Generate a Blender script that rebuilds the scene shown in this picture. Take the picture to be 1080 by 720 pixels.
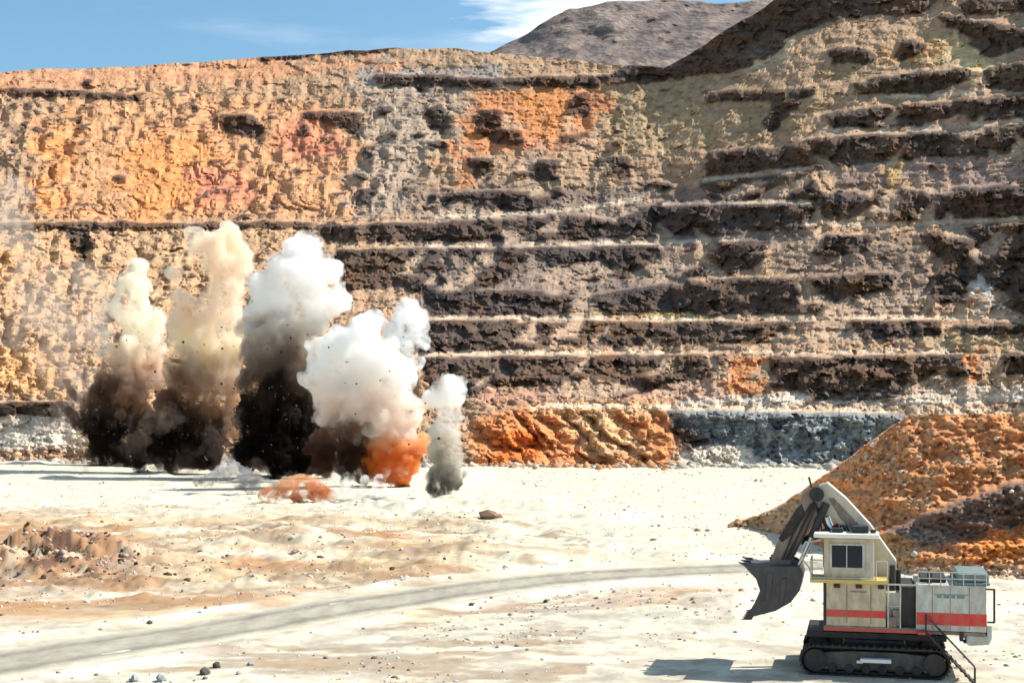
import bpy, bmesh, math, random
import numpy as np
from mathutils import Vector, Matrix
R = math.radians
for o in list(bpy.data.objects): bpy.data.objects.remove(o)
scene = bpy.context.scene
COL = scene.collection

# ------------------------------------------------------------------ camera
F = 1484.0            # focal length in reference pixels (1080 wide)
H = 14.8              # eye height above the pit floor
HOR = 432.0           # row of the horizon
cd = bpy.data.cameras.new('camera'); cam = bpy.data.objects.new('camera', cd); COL.objects.link(cam)
cam.location = (0, 0, H); cam.rotation_euler = (R(90), 0, 0)
cd.sensor_width = 36; cd.lens = 36 * F / 1080; cd.shift_y = (HOR - 360) / 1080
cd.clip_start = 0.5; cd.clip_end = 30000
scene.camera = cam

# ------------------------------------------------------------------ light
SUN_EL, SUN_AZ = 45.0, 14.0      # azimuth counted from +X towards +Y: from the right and a little behind the pit
sv = Vector((math.cos(R(SUN_EL)) * math.cos(R(SUN_AZ)), math.cos(R(SUN_EL)) * math.sin(R(SUN_AZ)), math.sin(R(SUN_EL))))
ld = bpy.data.lights.new('sun', 'SUN'); ld.energy = 5.0; ld.angle = R(0.5); ld.color = (1.0, 0.945, 0.86)
sun = bpy.data.objects.new('sun', ld); COL.objects.link(sun)
sun.rotation_euler = sv.to_track_quat('Z', 'Y').to_euler()
w = bpy.data.worlds.new('World'); scene.world = w; w.use_nodes = True
nt = w.node_tree; nt.nodes.clear()
def wn(t, **k):
    n = nt.nodes.new(t)
    for a, b in k.items(): setattr(n, a, b)
    return n
sky = wn('ShaderNodeTexSky', sky_type='NISHITA', sun_disc=False, sun_elevation=R(SUN_EL), sun_rotation=R(90 - SUN_AZ),
         air_density=1.0, dust_density=0.8, ozone_density=2.0)
bg = wn('ShaderNodeBackground'); bg.inputs[1].default_value = 0.062
wo = wn('ShaderNodeOutputWorld')
tc = wn('ShaderNodeTexCoord'); mp = wn('ShaderNodeMapping'); mp.inputs['Scale'].default_value = (1.2, 1.2, 7.0); mp.inputs['Location'].default_value = (0.35, 0, 0.2)
no = wn('ShaderNodeTexNoise'); no.inputs['Scale'].default_value = 2.3; no.inputs['Detail'].default_value = 7; no.inputs['Roughness'].default_value = 0.55
cr = wn('ShaderNodeValToRGB'); cr.color_ramp.elements[0].position = 0.45; cr.color_ramp.elements[1].position = 0.72
cr.color_ramp.elements[0].color = (0, 0, 0, 1); cr.color_ramp.elements[1].color = (0.4, 0.4, 0.4, 1)
mx = wn('ShaderNodeMix', data_type='RGBA'); mx.inputs['B'].default_value = (15, 15.5, 16, 1)
L = nt.links.new
L(tc.outputs['Generated'], mp.inputs[0]); L(mp.outputs[0], no.inputs[0]); L(no.outputs['Fac'], cr.inputs[0])
nv = wn('ShaderNodeVectorMath', operation='NORMALIZE'); L(tc.outputs['Generated'], nv.inputs[0])          # one bright cloud bank beside the hill
mp2 = wn('ShaderNodeVectorMath', operation='SUBTRACT'); mp2.inputs[1].default_value = (0.045, 0.958, 0.262); L(nv.outputs[0], mp2.inputs[0])
mp3 = wn('ShaderNodeVectorMath', operation='MULTIPLY'); mp3.inputs[1].default_value = (14.0, 14.0, 40.0); L(mp2.outputs[0], mp3.inputs[0])
ln = wn('ShaderNodeVectorMath', operation='LENGTH'); L(mp3.outputs[0], ln.inputs[0])
no2 = wn('ShaderNodeTexNoise'); no2.inputs['Scale'].default_value = 16; no2.inputs['Detail'].default_value = 6; L(mp.outputs[0], no2.inputs[0])
ad2 = wn('ShaderNodeMath', operation='MULTIPLY_ADD'); ad2.inputs[1].default_value = -1.6; L(no2.outputs['Fac'], ad2.inputs[0]); L(ln.outputs['Value'], ad2.inputs[2])
mr2 = wn('ShaderNodeMapRange'); mr2.inputs['From Min'].default_value = .3; mr2.inputs['From Max'].default_value = -.35; L(ad2.outputs[0], mr2.inputs[0])
mxm = wn('ShaderNodeMath', operation='MAXIMUM'); L(mr2.outputs[0], mxm.inputs[0]); L(cr.outputs[0], mxm.inputs[1]); L(mxm.outputs[0], mx.inputs['Factor']); tint = wn('ShaderNodeMix', data_type='RGBA', blend_type='MULTIPLY'); tint.inputs['Factor'].default_value = 1; tint.inputs['B'].default_value = (1.52, 1.90, 1.88, 1)
L(sky.outputs[0], tint.inputs['A']); L(tint.outputs['Result'], mx.inputs['A']); L(mx.outputs['Result'], bg.inputs[0]); L(bg.outputs[0], wo.inputs[0])
vs = scene.view_settings
vs.view_transform = 'Standard'; vs.look = 'None'; vs.gamma = 1; vs.use_curve_mapping = False; vs.exposure = 0.50
cy = scene.cycles
cy.max_bounces = 16; cy.diffuse_bounces = 3; cy.glossy_bounces = 2; cy.transparent_max_bounces = 8; cy.volume_bounces = 16
cy.use_denoising = True; cy.volume_step_rate = 0.35; cy.volume_max_steps = 256

# ------------------------------------------------------------------ numeric helpers
def vnoise(x, y, seed=0):
    rs = np.random.RandomState(seed); T = rs.rand(256, 256)
    xi = np.floor(x).astype(int); yi = np.floor(y).astype(int); fx = x - xi; fy = y - yi
    fx = fx * fx * (3 - 2 * fx); fy = fy * fy * (3 - 2 * fy)
    a = T[xi & 255, yi & 255]; b = T[(xi + 1) & 255, yi & 255]; c = T[xi & 255, (yi + 1) & 255]; d = T[(xi + 1) & 255, (yi + 1) & 255]
    return (a * (1 - fx) + b * fx) * (1 - fy) + (c * (1 - fx) + d * fx) * fy * 1.0
def fbm(x, y, o=4, seed=0, g=0.5):
    s = 0; a = 1; t = 0
    for i in range(o):
        s = s + a * (vnoise(x, y, seed + i * 7) * 2 - 1); t += a; a *= g; x = x * 2.03 + 11.3; y = y * 2.03 + 5.7
    return s / t
def ridge(x, y, o=4, seed=0):
    s = 0; a = 1; t = 0
    for i in range(o):
        s = s + a * (1 - np.abs(vnoise(x, y, seed + i * 7) * 2 - 1) * 2); t += a; a *= .5; x = x * 2.1 + 3.3; y = y * 2.1 + 1.7
    return s / t
def cells(x, y, seed=0):
    rs = np.random.RandomState(seed); J = rs.rand(256, 256, 3); xi = np.floor(x).astype(int); yi = np.floor(y).astype(int); best = np.full(x.shape, 9.); val = np.zeros(x.shape)
    for i in (-1, 0, 1):
        for j in (-1, 0, 1):
            q = J[(xi + i) & 255, (yi + j) & 255]; dx = xi + i + q[..., 0] - x; dy = yi + j + q[..., 1] - y; d = dx * dx + dy * dy; m = d < best; best = np.where(m, d, best)
            val = np.where(m, q[..., 2] + (dx * (q[..., 0] - .5) + dy * (q[..., 1] - .5)) * 1.4, val)      # each block a tilted facet
    return val - .5
def smooth(a, b, x):
    t = np.clip((x - a) / (b - a), 0, 1); return t * t * (3 - 2 * t)
def blur(A, r, axes=(0, 1)):
    for ax in axes:
        k = np.exp(-0.5 * (np.arange(-int(3 * r) - 1, int(3 * r) + 2) / r) ** 2); k /= k.sum()
        P = np.pad(A, [(len(k) // 2,) * 2 if i == ax else (0, 0) for i in range(2)], mode='edge'); B = np.zeros_like(A)
        for i, q in enumerate(k):
            B += q * (P[i:i + A.shape[0], :] if ax == 0 else P[:, i:i + A.shape[1]])
        A = B
    return A
PX0, PX1, PY0, PY1 = 0, 1080, -100, 520       # survey window for the traced benches
def raster(polys, r=1.0):
    M = np.zeros((PY1 - PY0, PX1 - PX0))
    for P in polys:
        P = np.array(P, float); x0, x1 = max(PX0, int(P[:, 0].min()) - 1), min(PX1, int(P[:, 0].max()) + 2)
        y0, y1 = max(PY0, int(P[:, 1].min()) - 1), min(PY1, int(P[:, 1].max()) + 2)
        if x1 <= x0 or y1 <= y0: continue
        yy, xx = np.mgrid[y0:y1, x0:x1]; ins = np.zeros(xx.shape, bool)
        for i in range(len(P)):
            (ax, ay), (bx, by) = P[i], P[(i + 1) % len(P)]
            if ay == by: continue
            c = ((yy < ay) != (yy < by)); ins ^= c & (xx < (bx - ax) * (yy - ay) / (by - ay) + ax)
        M[y0 - PY0:y1 - PY0, x0 - PX0:x1 - PX0] = np.maximum(M[y0 - PY0:y1 - PY0, x0 - PX0:x1 - PX0], ins)
    return blur(M, r) if r else M
def samp(M, x, y):
    x = np.abs(x); x = np.where(x > PX1 - 1, 2 * (PX1 - 1) - x, x)
    x = np.clip(x - PX0, 0, M.shape[1] - 1.001); y = np.clip(y - PY0, 0, M.shape[0] - 1.001)
    xi = x.astype(int); yi = y.astype(int); fx = x - xi; fy = y - yi
    return (M[yi, xi] * (1 - fx) + M[yi, xi + 1] * fx) * (1 - fy) + (M[yi + 1, xi] * (1 - fx) + M[yi + 1, xi + 1] * fx) * fy

# ------------------------------------------------------------------ object helpers
def tag(o, label=None, cat=None, group=None, kind=None):
    if label: o['label'] = label
    if cat: o['category'] = cat
    if group: o['group'] = group
    if kind: o['kind'] = kind
    return o
def link(name, me, mat=None, parent=None):
    o = bpy.data.objects.new(name, me); COL.objects.link(o)
    if mat: me.materials.append(mat)
    if parent: o.parent = parent
    return o
def empty(name, loc, rz=0):
    o = bpy.data.objects.new(name, None); o.location = loc; o.rotation_euler = (0, 0, rz); COL.objects.link(o); return o
def grid_mesh(name, X, Y, Z, col=None, smooth_=True):
    r, c = X.shape
    co = np.stack([X, Y, Z], -1).reshape(-1, 3).astype(np.float32)
    i = np.arange(r * c).reshape(r, c)
    f = np.stack([i[:-1, :-1], i[:-1, 1:], i[1:, 1:], i[1:, :-1]], -1).reshape(-1, 4).astype(np.int32)
    me = bpy.data.meshes.new(name)
    me.vertices.add(len(co)); me.vertices.foreach_set('co', co.ravel())
    me.loops.add(f.size); me.loops.foreach_set('vertex_index', f.ravel())
    me.polygons.add(len(f)); me.polygons.foreach_set('loop_start', np.arange(0, f.size, 4, dtype=np.int32))
    me.polygons.foreach_set('use_smooth', np.full(len(f), smooth_))
    me.update(calc_edges=True)
    if col is not None:
        a = me.color_attributes.new('rock_colour', 'FLOAT_COLOR', 'POINT')
        a.data.foreach_set('color', np.concatenate([np.clip(col, 0.01, .95), np.ones((r, c, 1))], -1).astype(np.float32).ravel())
    return me
def rockmat(name, scale=1.0, bump=0.6, var=0.35, attr=True, base=(.4, .3, .2), stretch=(1, 1, 1), dist=0.3):
    m = bpy.data.materials.new(name); m.use_nodes = True; t = m.node_tree; b = t.nodes['Principled BSDF']
    b.inputs['Roughness'].default_value = 0.95; b.inputs['Specular IOR Level'].default_value = 0.15
    N = t.nodes.new; K = t.links.new
    g = N('ShaderNodeNewGeometry'); mp = N('ShaderNodeMapping'); mp.inputs['Scale'].default_value = tuple(s * scale for s in stretch)
    K(g.outputs['Position'], mp.inputs[0])
    n1 = N('ShaderNodeTexNoise'); n1.inputs['Scale'].default_value = .5; n1.inputs['Detail'].default_value = 8; n1.inputs['Roughness'].default_value = .65
    n2 = N('ShaderNodeTexVoronoi'); n2.inputs['Scale'].default_value = .9
    K(mp.outputs[0], n1.inputs[0]); K(mp.outputs[0], n2.inputs[0])
    cr = N('ShaderNodeValToRGB'); e = cr.color_ramp.elements
    e[0].position = .32; e[1].position = .68; v = var
    e[0].color = (1 - v, 1 - v * 1.05, 1 - v * 1.1, 1); e[1].color = (1 + v, 1 + v, 1 + v * .95, 1)
    K(n1.outputs['Fac'], cr.inputs[0])
    mul = N('ShaderNodeMix'); mul.data_type = 'RGBA'; mul.blend_type = 'MULTIPLY'; mul.inputs['Factor'].default_value = 1
    if attr:
        at = N('ShaderNodeAttribute'); at.attribute_name = 'rock_colour'; K(at.outputs['Color'], mul.inputs['A'])
    else: mul.inputs['A'].default_value = (*base, 1)
    K(cr.outputs[0], mul.inputs['B']); K(mul.outputs['Result'], b.inputs['Base Color'])
    ad = N('ShaderNodeMath'); ad.operation = 'MULTIPLY_ADD'; ad.inputs[1].default_value = .45; K(n2.outputs['Distance'], ad.inputs[0]); K(n1.outputs['Fac'], ad.inputs[2])
    bp = N('ShaderNodeBump'); bp.inputs['Strength'].default_value = bump; bp.inputs['Distance'].default_value = dist / scale
    K(ad.outputs[0], bp.inputs['Height']); K(bp.outputs[0], b.inputs['Normal'])
    return m
def P(x, y, D):                      # survey point: where the sight line through (x, y) is D metres out
    return Vector(((x - 540) / F * D, D, H + (HOR - y) / F * D))

# ------------------------------------------------------------------ pit wall
DARK = [
 [(690,72),(745,42),(822,-12),(822,-60),(1000,-60),(990,0),(970,14),(880,18),(842,34),(806,62),(770,74),(715,84)],
 [(1015,0),(1080,-3),(1080,12),(1010,17)], [(700,62),(640,78),(600,82),(560,84),(530,84),(530,90),(620,92),(700,84),(730,74)],
 [(900,90),(940,80),(1020,72),(1035,80),(975,100),(905,100)], [(1035,75),(1080,64),(1080,96),(1042,92)],
 [(865,122),(920,115),(1000,107),(1010,122),(940,135),(885,135)], [(1005,106),(1080,100),(1080,125),(1015,128)],
 [(740,97),(865,95),(840,112),(812,142),(803,130),(815,108),(745,107)],
 [(745,160),(820,155),(860,146),(965,141),(1080,132),(1080,162),(965,165),(885,175),(860,180),(800,179),(750,188)],
 [(740,195),(800,188),(855,181),(865,200),(860,210),(755,212)],
 [(495,170),(520,168),(522,190),(500,192)], [(540,170),(592,171),(587,190),(550,190)], [(625,165),(665,166),(666,188),(630,185)],
 [(450,207),(500,203),(560,203),(592,198),(600,204),(578,213),(555,222),(455,225)],
 [(450,237),(540,230),(600,228),(655,222),(672,205),(690,192),(705,195),(700,214),(860,214),(860,240),(740,248),(450,255)],
 [(925,202),(1080,197),(1080,228),(1015,233),(945,233),(910,222)], [(862,205),(900,202),(925,212),(900,232),(868,232)],
 [(335,238),(450,236),(450,255),(400,254),(340,250)],
 [(352,264),(430,262),(470,264),(466,300),(450,308),(420,300),(360,308)],
 [(470,262),(560,262),(548,285),(520,300),(490,306),(480,290),(500,275)],
 [(560,262),(640,262),(700,258),(700,270),(650,276),(640,284),(600,286),(575,280)],
 [(450,308),(600,308),(602,332),(450,333)], [(640,276),(700,276),(712,290),(680,296),(650,292)],
 [(725,256),(820,256),(808,273),(772,291),(725,291)], [(725,297),(890,291),(945,288),(943,306),(890,318),(878,332),(725,330)],
 [(843,250),(926,250),(914,265),(855,270)],
 [(967,246),(1080,234),(1080,332),(1062,325),(1060,309),(1032,285),(1009,318),(985,318),(991,273)],
 [(620,312),(700,300),(722,305),(722,330),(640,332)],
 [(420,342),(452,339),(885,341),(890,348),(840,358),(819,362),(618,364),(452,371),(420,371)],
 [(896,338),(990,338),(990,353),(908,359)], [(1009,344),(1080,342),(1080,352),(1009,354)],
 [(440,377),(766,374),(762,398),(700,408),(650,420),(594,410),(558,407),(520,410),(493,418),(450,415)],
 [(812,377),(1020,374),(1018,405),(990,418),(960,416),(895,423),(860,423),(837,408),(815,410)],
 [(1060,372),(1080,372),(1080,395),(1062,395)],
 [(705,433),(795,433),(950,434),(955,445),(895,495),(807,495),(792,468),(760,466),(725,474),(712,458)],
 [(66,238),(90,237),(104,262),(78,265)], [(236,125),(262,121),(280,140),(262,144),(240,138)], [(320,118),(345,116),(382,122),(378,142),(350,134)],
 [(398,112),(418,113),(415,121),(400,120)], [(445,118),(465,110),(475,135),(450,135)], [(450,150),(475,150),(472,156),(452,156)],
 [(500,120),(528,116),(552,140),(550,152),(520,150),(502,136)], [(600,104),(622,98),(618,124),(598,122)], [(590,142),(620,138),(620,148),(592,150)],
 [(375,200),(395,200),(395,214),(378,214)], [(268,58),(300,55),(420,47),(430,52),(340,58),(272,67)], [(0,95),(60,96),(150,101),(148,106),(60,102),(0,100)],
 [(395,80),(470,79),(530,84),(528,92),(470,92),(400,88)], [(0,425),(60,423),(80,425),(76,438),(30,436),(0,438)],
 [(0,236),(150,235),(330,236),(330,240),(150,241),(0,242)], [(985,15),(1010,35),(1040,60),(1080,50),(1080,30),(1020,20)],
 [(870,52),(905,48),(925,58),(910,68),(880,66)], [(940,60),(960,40),(975,50),(955,66)],
]
SMALL = random.Random(5)
for _ in range(115):                 # small steep blocks broken out of the left hand faces
    cx = SMALL.uniform(0, 470) if SMALL.random() < .7 else SMALL.uniform(470, 1080)
    cy_ = SMALL.choice([SMALL.gauss(128, 18), SMALL.uniform(95, 230), SMALL.uniform(240, 300), SMALL.uniform(250, 420)])
    if 60 < cx < 230 and 130 < cy_ < 235 and SMALL.random() < .75: continue
    a, b = SMALL.uniform(2, 9), SMALL.uniform(1.5, 4.5)
    DARK.append([(cx + a * math.cos(t) * SMALL.uniform(.6, 1.2), cy_ + b * math.sin(t) * SMALL.uniform(.6, 1.2)) for t in [i * math.tau / 7 for i in range(7)]])
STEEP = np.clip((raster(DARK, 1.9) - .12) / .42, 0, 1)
FANS = [[(512,266),(530,270),(484,308),(462,306)], [(580,284),(636,274),(640,286),(600,302),(556,302)], [(612,306),(628,304),(622,330),(608,332)], [(690,276),(742,262),(748,270),(700,300),(660,296)],
        [(480,212),(520,222),(560,232),(450,232)], [(690,200),(712,204),(650,234),(600,226)], [(760,206),(800,190),(812,192),(775,212)], [(800,208),(850,186),(858,190),(818,212)], [(620,398),(680,410),(640,420),(560,418),(596,404)],
        [(880,318),(960,300),(990,318),(960,330),(860,336)], [(820,352),(880,336),(905,350),(870,364),(800,366)], [(1000,330),(1040,312),(1070,334)], [(700,406),(760,398),(770,416),(680,420)], [(960,402),(1020,398),(1040,418),(940,420)]]
FR = random.Random(11)
for _ in range(56):
    fx_, fy_ = FR.uniform(440, 1080), FR.uniform(120, 410); hh_, ww_ = FR.uniform(9, 20), FR.uniform(4, 13); sl = FR.choice([-1, -1, 1]) * FR.uniform(.6, 1.8) * hh_
    FANS.append([(fx_, fy_ - hh_), (fx_ + ww_ * .5, fy_ - hh_), (fx_ + sl + ww_ * 1.6, fy_ + hh_ * .6), (fx_ + sl - ww_, fy_ + hh_ * .6)])
FANM = raster(FANS, 1.3); STEEP = STEEP * (1 - .95 * FANM)
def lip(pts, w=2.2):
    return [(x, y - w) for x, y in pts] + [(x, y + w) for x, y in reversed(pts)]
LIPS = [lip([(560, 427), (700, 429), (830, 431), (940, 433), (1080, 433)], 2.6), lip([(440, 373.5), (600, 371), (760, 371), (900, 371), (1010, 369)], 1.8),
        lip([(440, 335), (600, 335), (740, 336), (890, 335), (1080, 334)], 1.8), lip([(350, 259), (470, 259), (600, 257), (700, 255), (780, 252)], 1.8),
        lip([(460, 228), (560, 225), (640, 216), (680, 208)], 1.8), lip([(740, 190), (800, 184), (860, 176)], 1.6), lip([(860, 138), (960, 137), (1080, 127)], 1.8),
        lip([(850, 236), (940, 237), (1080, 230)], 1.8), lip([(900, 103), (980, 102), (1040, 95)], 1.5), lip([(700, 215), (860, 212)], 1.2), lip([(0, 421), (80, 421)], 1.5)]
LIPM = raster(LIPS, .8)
ZONES = [   # material zones of the rock: colour, softness, outlines
 ((.60,.35,.20), 16, [[(50,95),(250,100),(390,115),(420,235),(60,235)]]), ((.68,.33,.14), 12, [[(130,150),(215,140),(225,225),(140,232)], [(40,130),(80,130),(70,225),(35,225)]]),
 ((.62,.28,.18), 10, [[(300,130),(350,120),(350,165),(305,170)], [(200,180),(270,175),(270,215),(210,220)], [(555,95),(605,95),(605,150),(545,160)]]),
 ((.55,.31,.19), 5, [[(0,72),(300,62),(420,56),(420,72),(250,90),(0,96)]]), ((.34,.31,.29), 5, [[(370,70),(530,70),(520,96),(390,98)]]),
 ((.42,.35,.29), 14, [[(390,100),(480,100),(440,235),(360,235)]]), ((.64,.29,.12), 5, [[(545,92),(575,90),(605,100),(605,146),(580,150),(548,140)]]),
 ((.60,.28,.14), 8, [[(490,100),(545,95),(545,165),(485,165)], [(605,95),(660,95),(650,140),(615,150)], [(475,140),(500,140),(495,210),(475,210)]]),
 ((.43,.33,.21), 10, [[(650,85),(760,85),(740,160),(640,165)]]), ((.40,.30,.19), 8, [[(780,85),(870,95),(820,150),(740,158),(740,150)], [(860,68),(920,66),(910,86),(860,84)]]),
 ((.58,.48,.34), 6, [[(770,52),(820,35),(850,40),(840,68),(790,70)]]), ((.66,.54,.32), 8, [[(960,60),(1000,30),(1040,50),(1040,98),(1010,70),(960,72)]]),
 ((.52,.33,.17), 6, [[(925,50),(1000,40),(985,68),(930,72)]]), ((.32,.24,.22), 8, [[(860,180),(1080,165),(1080,195),(900,200)]]), ((.55,.38,.18), 6, [[(925,175),(965,172),(960,198),(925,200)]]),
 ((.25,.20,.175), 10, [[(450,200),(700,196),(860,212),(860,260),(450,260)], [(440,262),(720,256),(720,330),(440,335)]]),
 ((.31,.235,.19), 10, [[(820,260),(990,250),(985,330),(840,335)]]), ((.50,.35,.225), 12, [[(0,240),(350,240),(360,300),(340,420),(0,420)]]),
 ((.62,.38,.20), 7, [[(0,372),(60,372),(64,412),(0,412)], [(0,255),(40,255),(50,300),(0,300)]]),
 ((.42,.34,.14), 5, [[(620,322),(740,322),(740,333),(620,333)]]),
 ((.62,.29,.13), 6, [[(495,440),(560,428),(600,425),(700,425),(715,460),(705,495),(500,495)]]), ((.64,.42,.24), 4, [[(560,425),(700,425),(690,440),(560,436)], [(590,440),(640,435),(690,480),(620,485)]]),
 ((.70,.22,.06), 5, [[(520,455),(565,452),(570,485),(520,488)]]), ((.66,.62,.56), 4, [[(718,490),(725,470),(790,465),(805,492)], [(0,440),(80,430),(90,474),(0,474)], [(840,415),(1080,405),(1080,425),(700,428),(740,415)]]),
 ((.5,.3,.22), 5, [[(660,405),(770,400),(765,420),(650,424)], [(500,415),(600,408),(600,424),(500,426)]]),
 ((.56,.26,.12), 4, [[(765,372),(790,372),(800,415),(765,418)], [(1008,372),(1035,372),(1030,408),(1012,408)], [(640,378),(650,378),(650,395),(640,395)]]),
 ((.55,.56,.56), 3, [[(895,336),(902,336),(905,355),(945,353),(945,362),(915,362),(898,358)], [(1022,275),(1035,268),(1030,330),(1018,332)], [(1040,292),(1055,290),(1062,330),(1045,330)], [(1058,275),(1075,268),(1068,282)]]),
 ((.45,.36,.24), 5, [[(960,350),(1080,355),(1080,369),(960,369)]]),
]
xs = np.arange(-320, 1421, 2.0); NR = 330
D0 = np.interp(xs, [-320, 0, 150, 450, 700, 860, 1080, 1420], [392, 388, 392, 378, 370, 366, 350, 320])
yb = HOR + F * (H + 1.0) / D0
yr = np.interp(xs, [-320, 0, 60, 150, 260, 330, 420, 480, 520, 560, 600, 640, 700, 745, 770, 800, 822, 850, 900, 1080, 1420],
               [85, 77, 72, 70, 61, 57, 49, 52, 56, 60, 64, 68, 72, 46, 30, 11, -5, -22, -36, -50, -70])
yr = yr + fbm(xs / 40, xs * 0, 4, 3) * 3.0
v = np.linspace(0, 1, NR)[:, None]
PXx = np.broadcast_to(xs, (NR, len(xs))).copy(); PXy = yb + (yr - yb) * v
wx = fbm(PXx / 16, PXy / 7, 4, 21) * 9; wy = fbm(PXx / 22, PXy / 10, 4, 33) * 4.0
damp = 1 - .85 * smooth(2, 8, blur(samp(LIPM, PXx, PXy) * 20, 2))
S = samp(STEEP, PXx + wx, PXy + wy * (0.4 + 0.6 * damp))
# lit slips of scree lying across the dark faces, and ledges
slip = smooth(.34, .46, fbm((PXx + PXy * 1.6) / 34, (PXy - PXx * .35) / 9, 4, 77)) * (PXx > 430)
blk = smooth(.34, .40, fbm(PXx / 13, PXy / 5, 4, 55, .6)) * (PXx < 480) * (PXy > 92) * (PXy < 425)
S = np.clip(S * (1 - .5 * slip * (PXy < 425)), 0, 1)
S = np.maximum(S, .95 * blk * (1 - smooth(.2, .8, np.exp(-((PXx - 150) / 70) ** 2 - ((PXy - 185) / 40) ** 2))))
LP = samp(LIPM, PXx, PXy + fbm(PXx / 30, PXy * 0, 3, 9) * 1.0)
S = S * (1 - np.clip(LP * 1.6, 0, 1))
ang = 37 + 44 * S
# the left half rises as one long eroded face, a little steeper than scree
leftz = (1 - smooth(380, 480, PXx)) * smooth(88, 100, PXy) * (1 - smooth(228, 240, PXy))
ang = ang + 6 * leftz * (1 - S) + 8 * (1 - S) * smooth(425, 440, PXy) * smooth(480, 520, PXx) * (1 - smooth(700, 720, PXx))
tn = np.tan(np.radians(ang))
D = np.zeros_like(PXy); D[0] = D0
for i in range(1, NR):
    t = (tn[i] + tn[i - 1]) / 2
    D[i] = D[i - 1] * (t - (HOR - PXy[i - 1]) / F) / (t - (HOR - PXy[i]) / F) + 9.0 * np.maximum(0, S[i - 1] - S[i])
lowD = blur(D, 45, (1,)); dev = D - lowD
dev = dev - blur(dev, 16, (0,)); D = lowD + blur(dev, 1.2)
D = D + smooth(0, .7, v) * np.interp(xs, [-320, 0, 470, 620, 1080, 1420], [-110, -35, 75, 80, 0, -110])    # the pit curves round: left side faces the sun, right side turns from it
gx, gy = PXx / 3, PXy / 3
orng = np.exp(-((PXx - 610) / 110) ** 4) * smooth(428, 445, PXy)
n_all = fbm(gx / 6, gy / 4, 5, 101, .6)
n_gul = ridge(gx / 3.4 + fbm(gx / 8, gy / 7, 3, 5) * 4, gy / 12, 3, 41)
n_fin = fbm(gx / 1.3, gy / 1.1, 3, 71)
wxx = gx + fbm(gx / 5, gy / 5, 3, 141) * 2.2; wyy = gy + fbm(gx / 5, gy / 5, 3, 143) * 1.6
n_blk = cells(wxx / 5.5, wyy / 3.6, 151) * 1.0 + cells(wxx / 2.2, wyy / 1.7, 153) * .5 + cells(wxx / 1.0, wyy / .9, 155) * .22
n_str = (vnoise(gx / 40 + 3, gy / .9 + fbm(gx / 20, gy / 20, 2, 161) * 2, 163) - .5)
gdiag = ridge((PXx - (PXy - 430) * .8 + 14 * fbm(PXx / 22, PXy / 14, 3, 62)) / 24, PXy / 45, 4, 61)
D = D + n_all * (2.4 - 1.1 * leftz) + n_fin * (.45 - .2 * leftz) + n_blk * (1.7 + 1.6 * S - .7 * leftz) * (1 - .65 * orng) + n_str * 1.1 * (1 - .6 * leftz) + n_gul * (.7 + 1.5 * leftz) * (1 - .5 * S) + orng * gdiag * 10
D[:3] = D[3] 
WX = (PXx - 540) / F * D; WY = D; WZ = H + (HOR - PXy) / F * D
# rock colours; steep faces are dark rock with shade added in the colour
c = np.empty(PXx.shape + (3,)); c[:] = (.45, .32, .22)
jx = PXx + fbm(PXx / 30, PXy / 14, 5, 13, .6) * 42 * (PXy < 415) + fbm(PXx / 9, PXy / 5, 3, 14) * 8; jy = PXy + (fbm(PXx / 40, PXy / 12, 5, 17, .6) * 16 * (PXy < 400) + fbm(PXx / 12, PXy / 6, 3, 18) * 5)
for col, soft, polys in ZONES:
    m = samp(raster(polys, soft * .6), jx, jy)[..., None]; c = c * (1 - m) + np.array(col) * m
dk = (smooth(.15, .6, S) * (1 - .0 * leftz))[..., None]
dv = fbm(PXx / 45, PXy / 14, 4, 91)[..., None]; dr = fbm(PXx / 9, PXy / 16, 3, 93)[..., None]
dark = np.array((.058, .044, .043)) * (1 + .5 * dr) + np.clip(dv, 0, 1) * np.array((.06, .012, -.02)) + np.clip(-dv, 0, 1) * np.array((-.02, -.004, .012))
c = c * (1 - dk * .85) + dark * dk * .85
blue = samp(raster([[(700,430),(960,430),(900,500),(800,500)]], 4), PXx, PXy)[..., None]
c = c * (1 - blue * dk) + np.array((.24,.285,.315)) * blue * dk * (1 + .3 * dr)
fm = samp(FANM, PXx + wx * .5, PXy + wy * .5)[..., None]; c = c * (1 - .6 * fm) + np.array((.47, .37, .29)) * .6 * fm
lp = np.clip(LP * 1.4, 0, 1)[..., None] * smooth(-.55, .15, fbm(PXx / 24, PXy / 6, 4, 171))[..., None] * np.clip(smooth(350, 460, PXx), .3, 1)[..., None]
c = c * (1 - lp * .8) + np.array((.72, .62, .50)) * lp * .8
c = c * np.array((.96, .87, .78)) * (1 - .06 * leftz[..., None]); c = c * (1 + .38 * fbm(PXx / 7, PXy / 3.2, 4, 131)[..., None]) * (1 + .10 * fbm(PXx / 60, PXy / 4, 3, 133)[..., None])
# plateau behind the rim
def ext(A, k): return np.concatenate([A] + k, 0)
top = WZ[-1:] ; rx = WX[-1:] ; ry = WY[-1:]
WX2 = ext(WX, [rx * 1.02, rx * 1.3, rx * 2.2]); WY2 = ext(WY, [ry + 12, ry + 180, ry + 900]); WZ2 = ext(WZ, [top - 2, top - 25, top - 160])
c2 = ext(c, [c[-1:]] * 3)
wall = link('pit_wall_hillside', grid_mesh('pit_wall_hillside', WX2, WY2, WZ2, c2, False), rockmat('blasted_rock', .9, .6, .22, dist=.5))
tag(wall, kind='structure')

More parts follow.
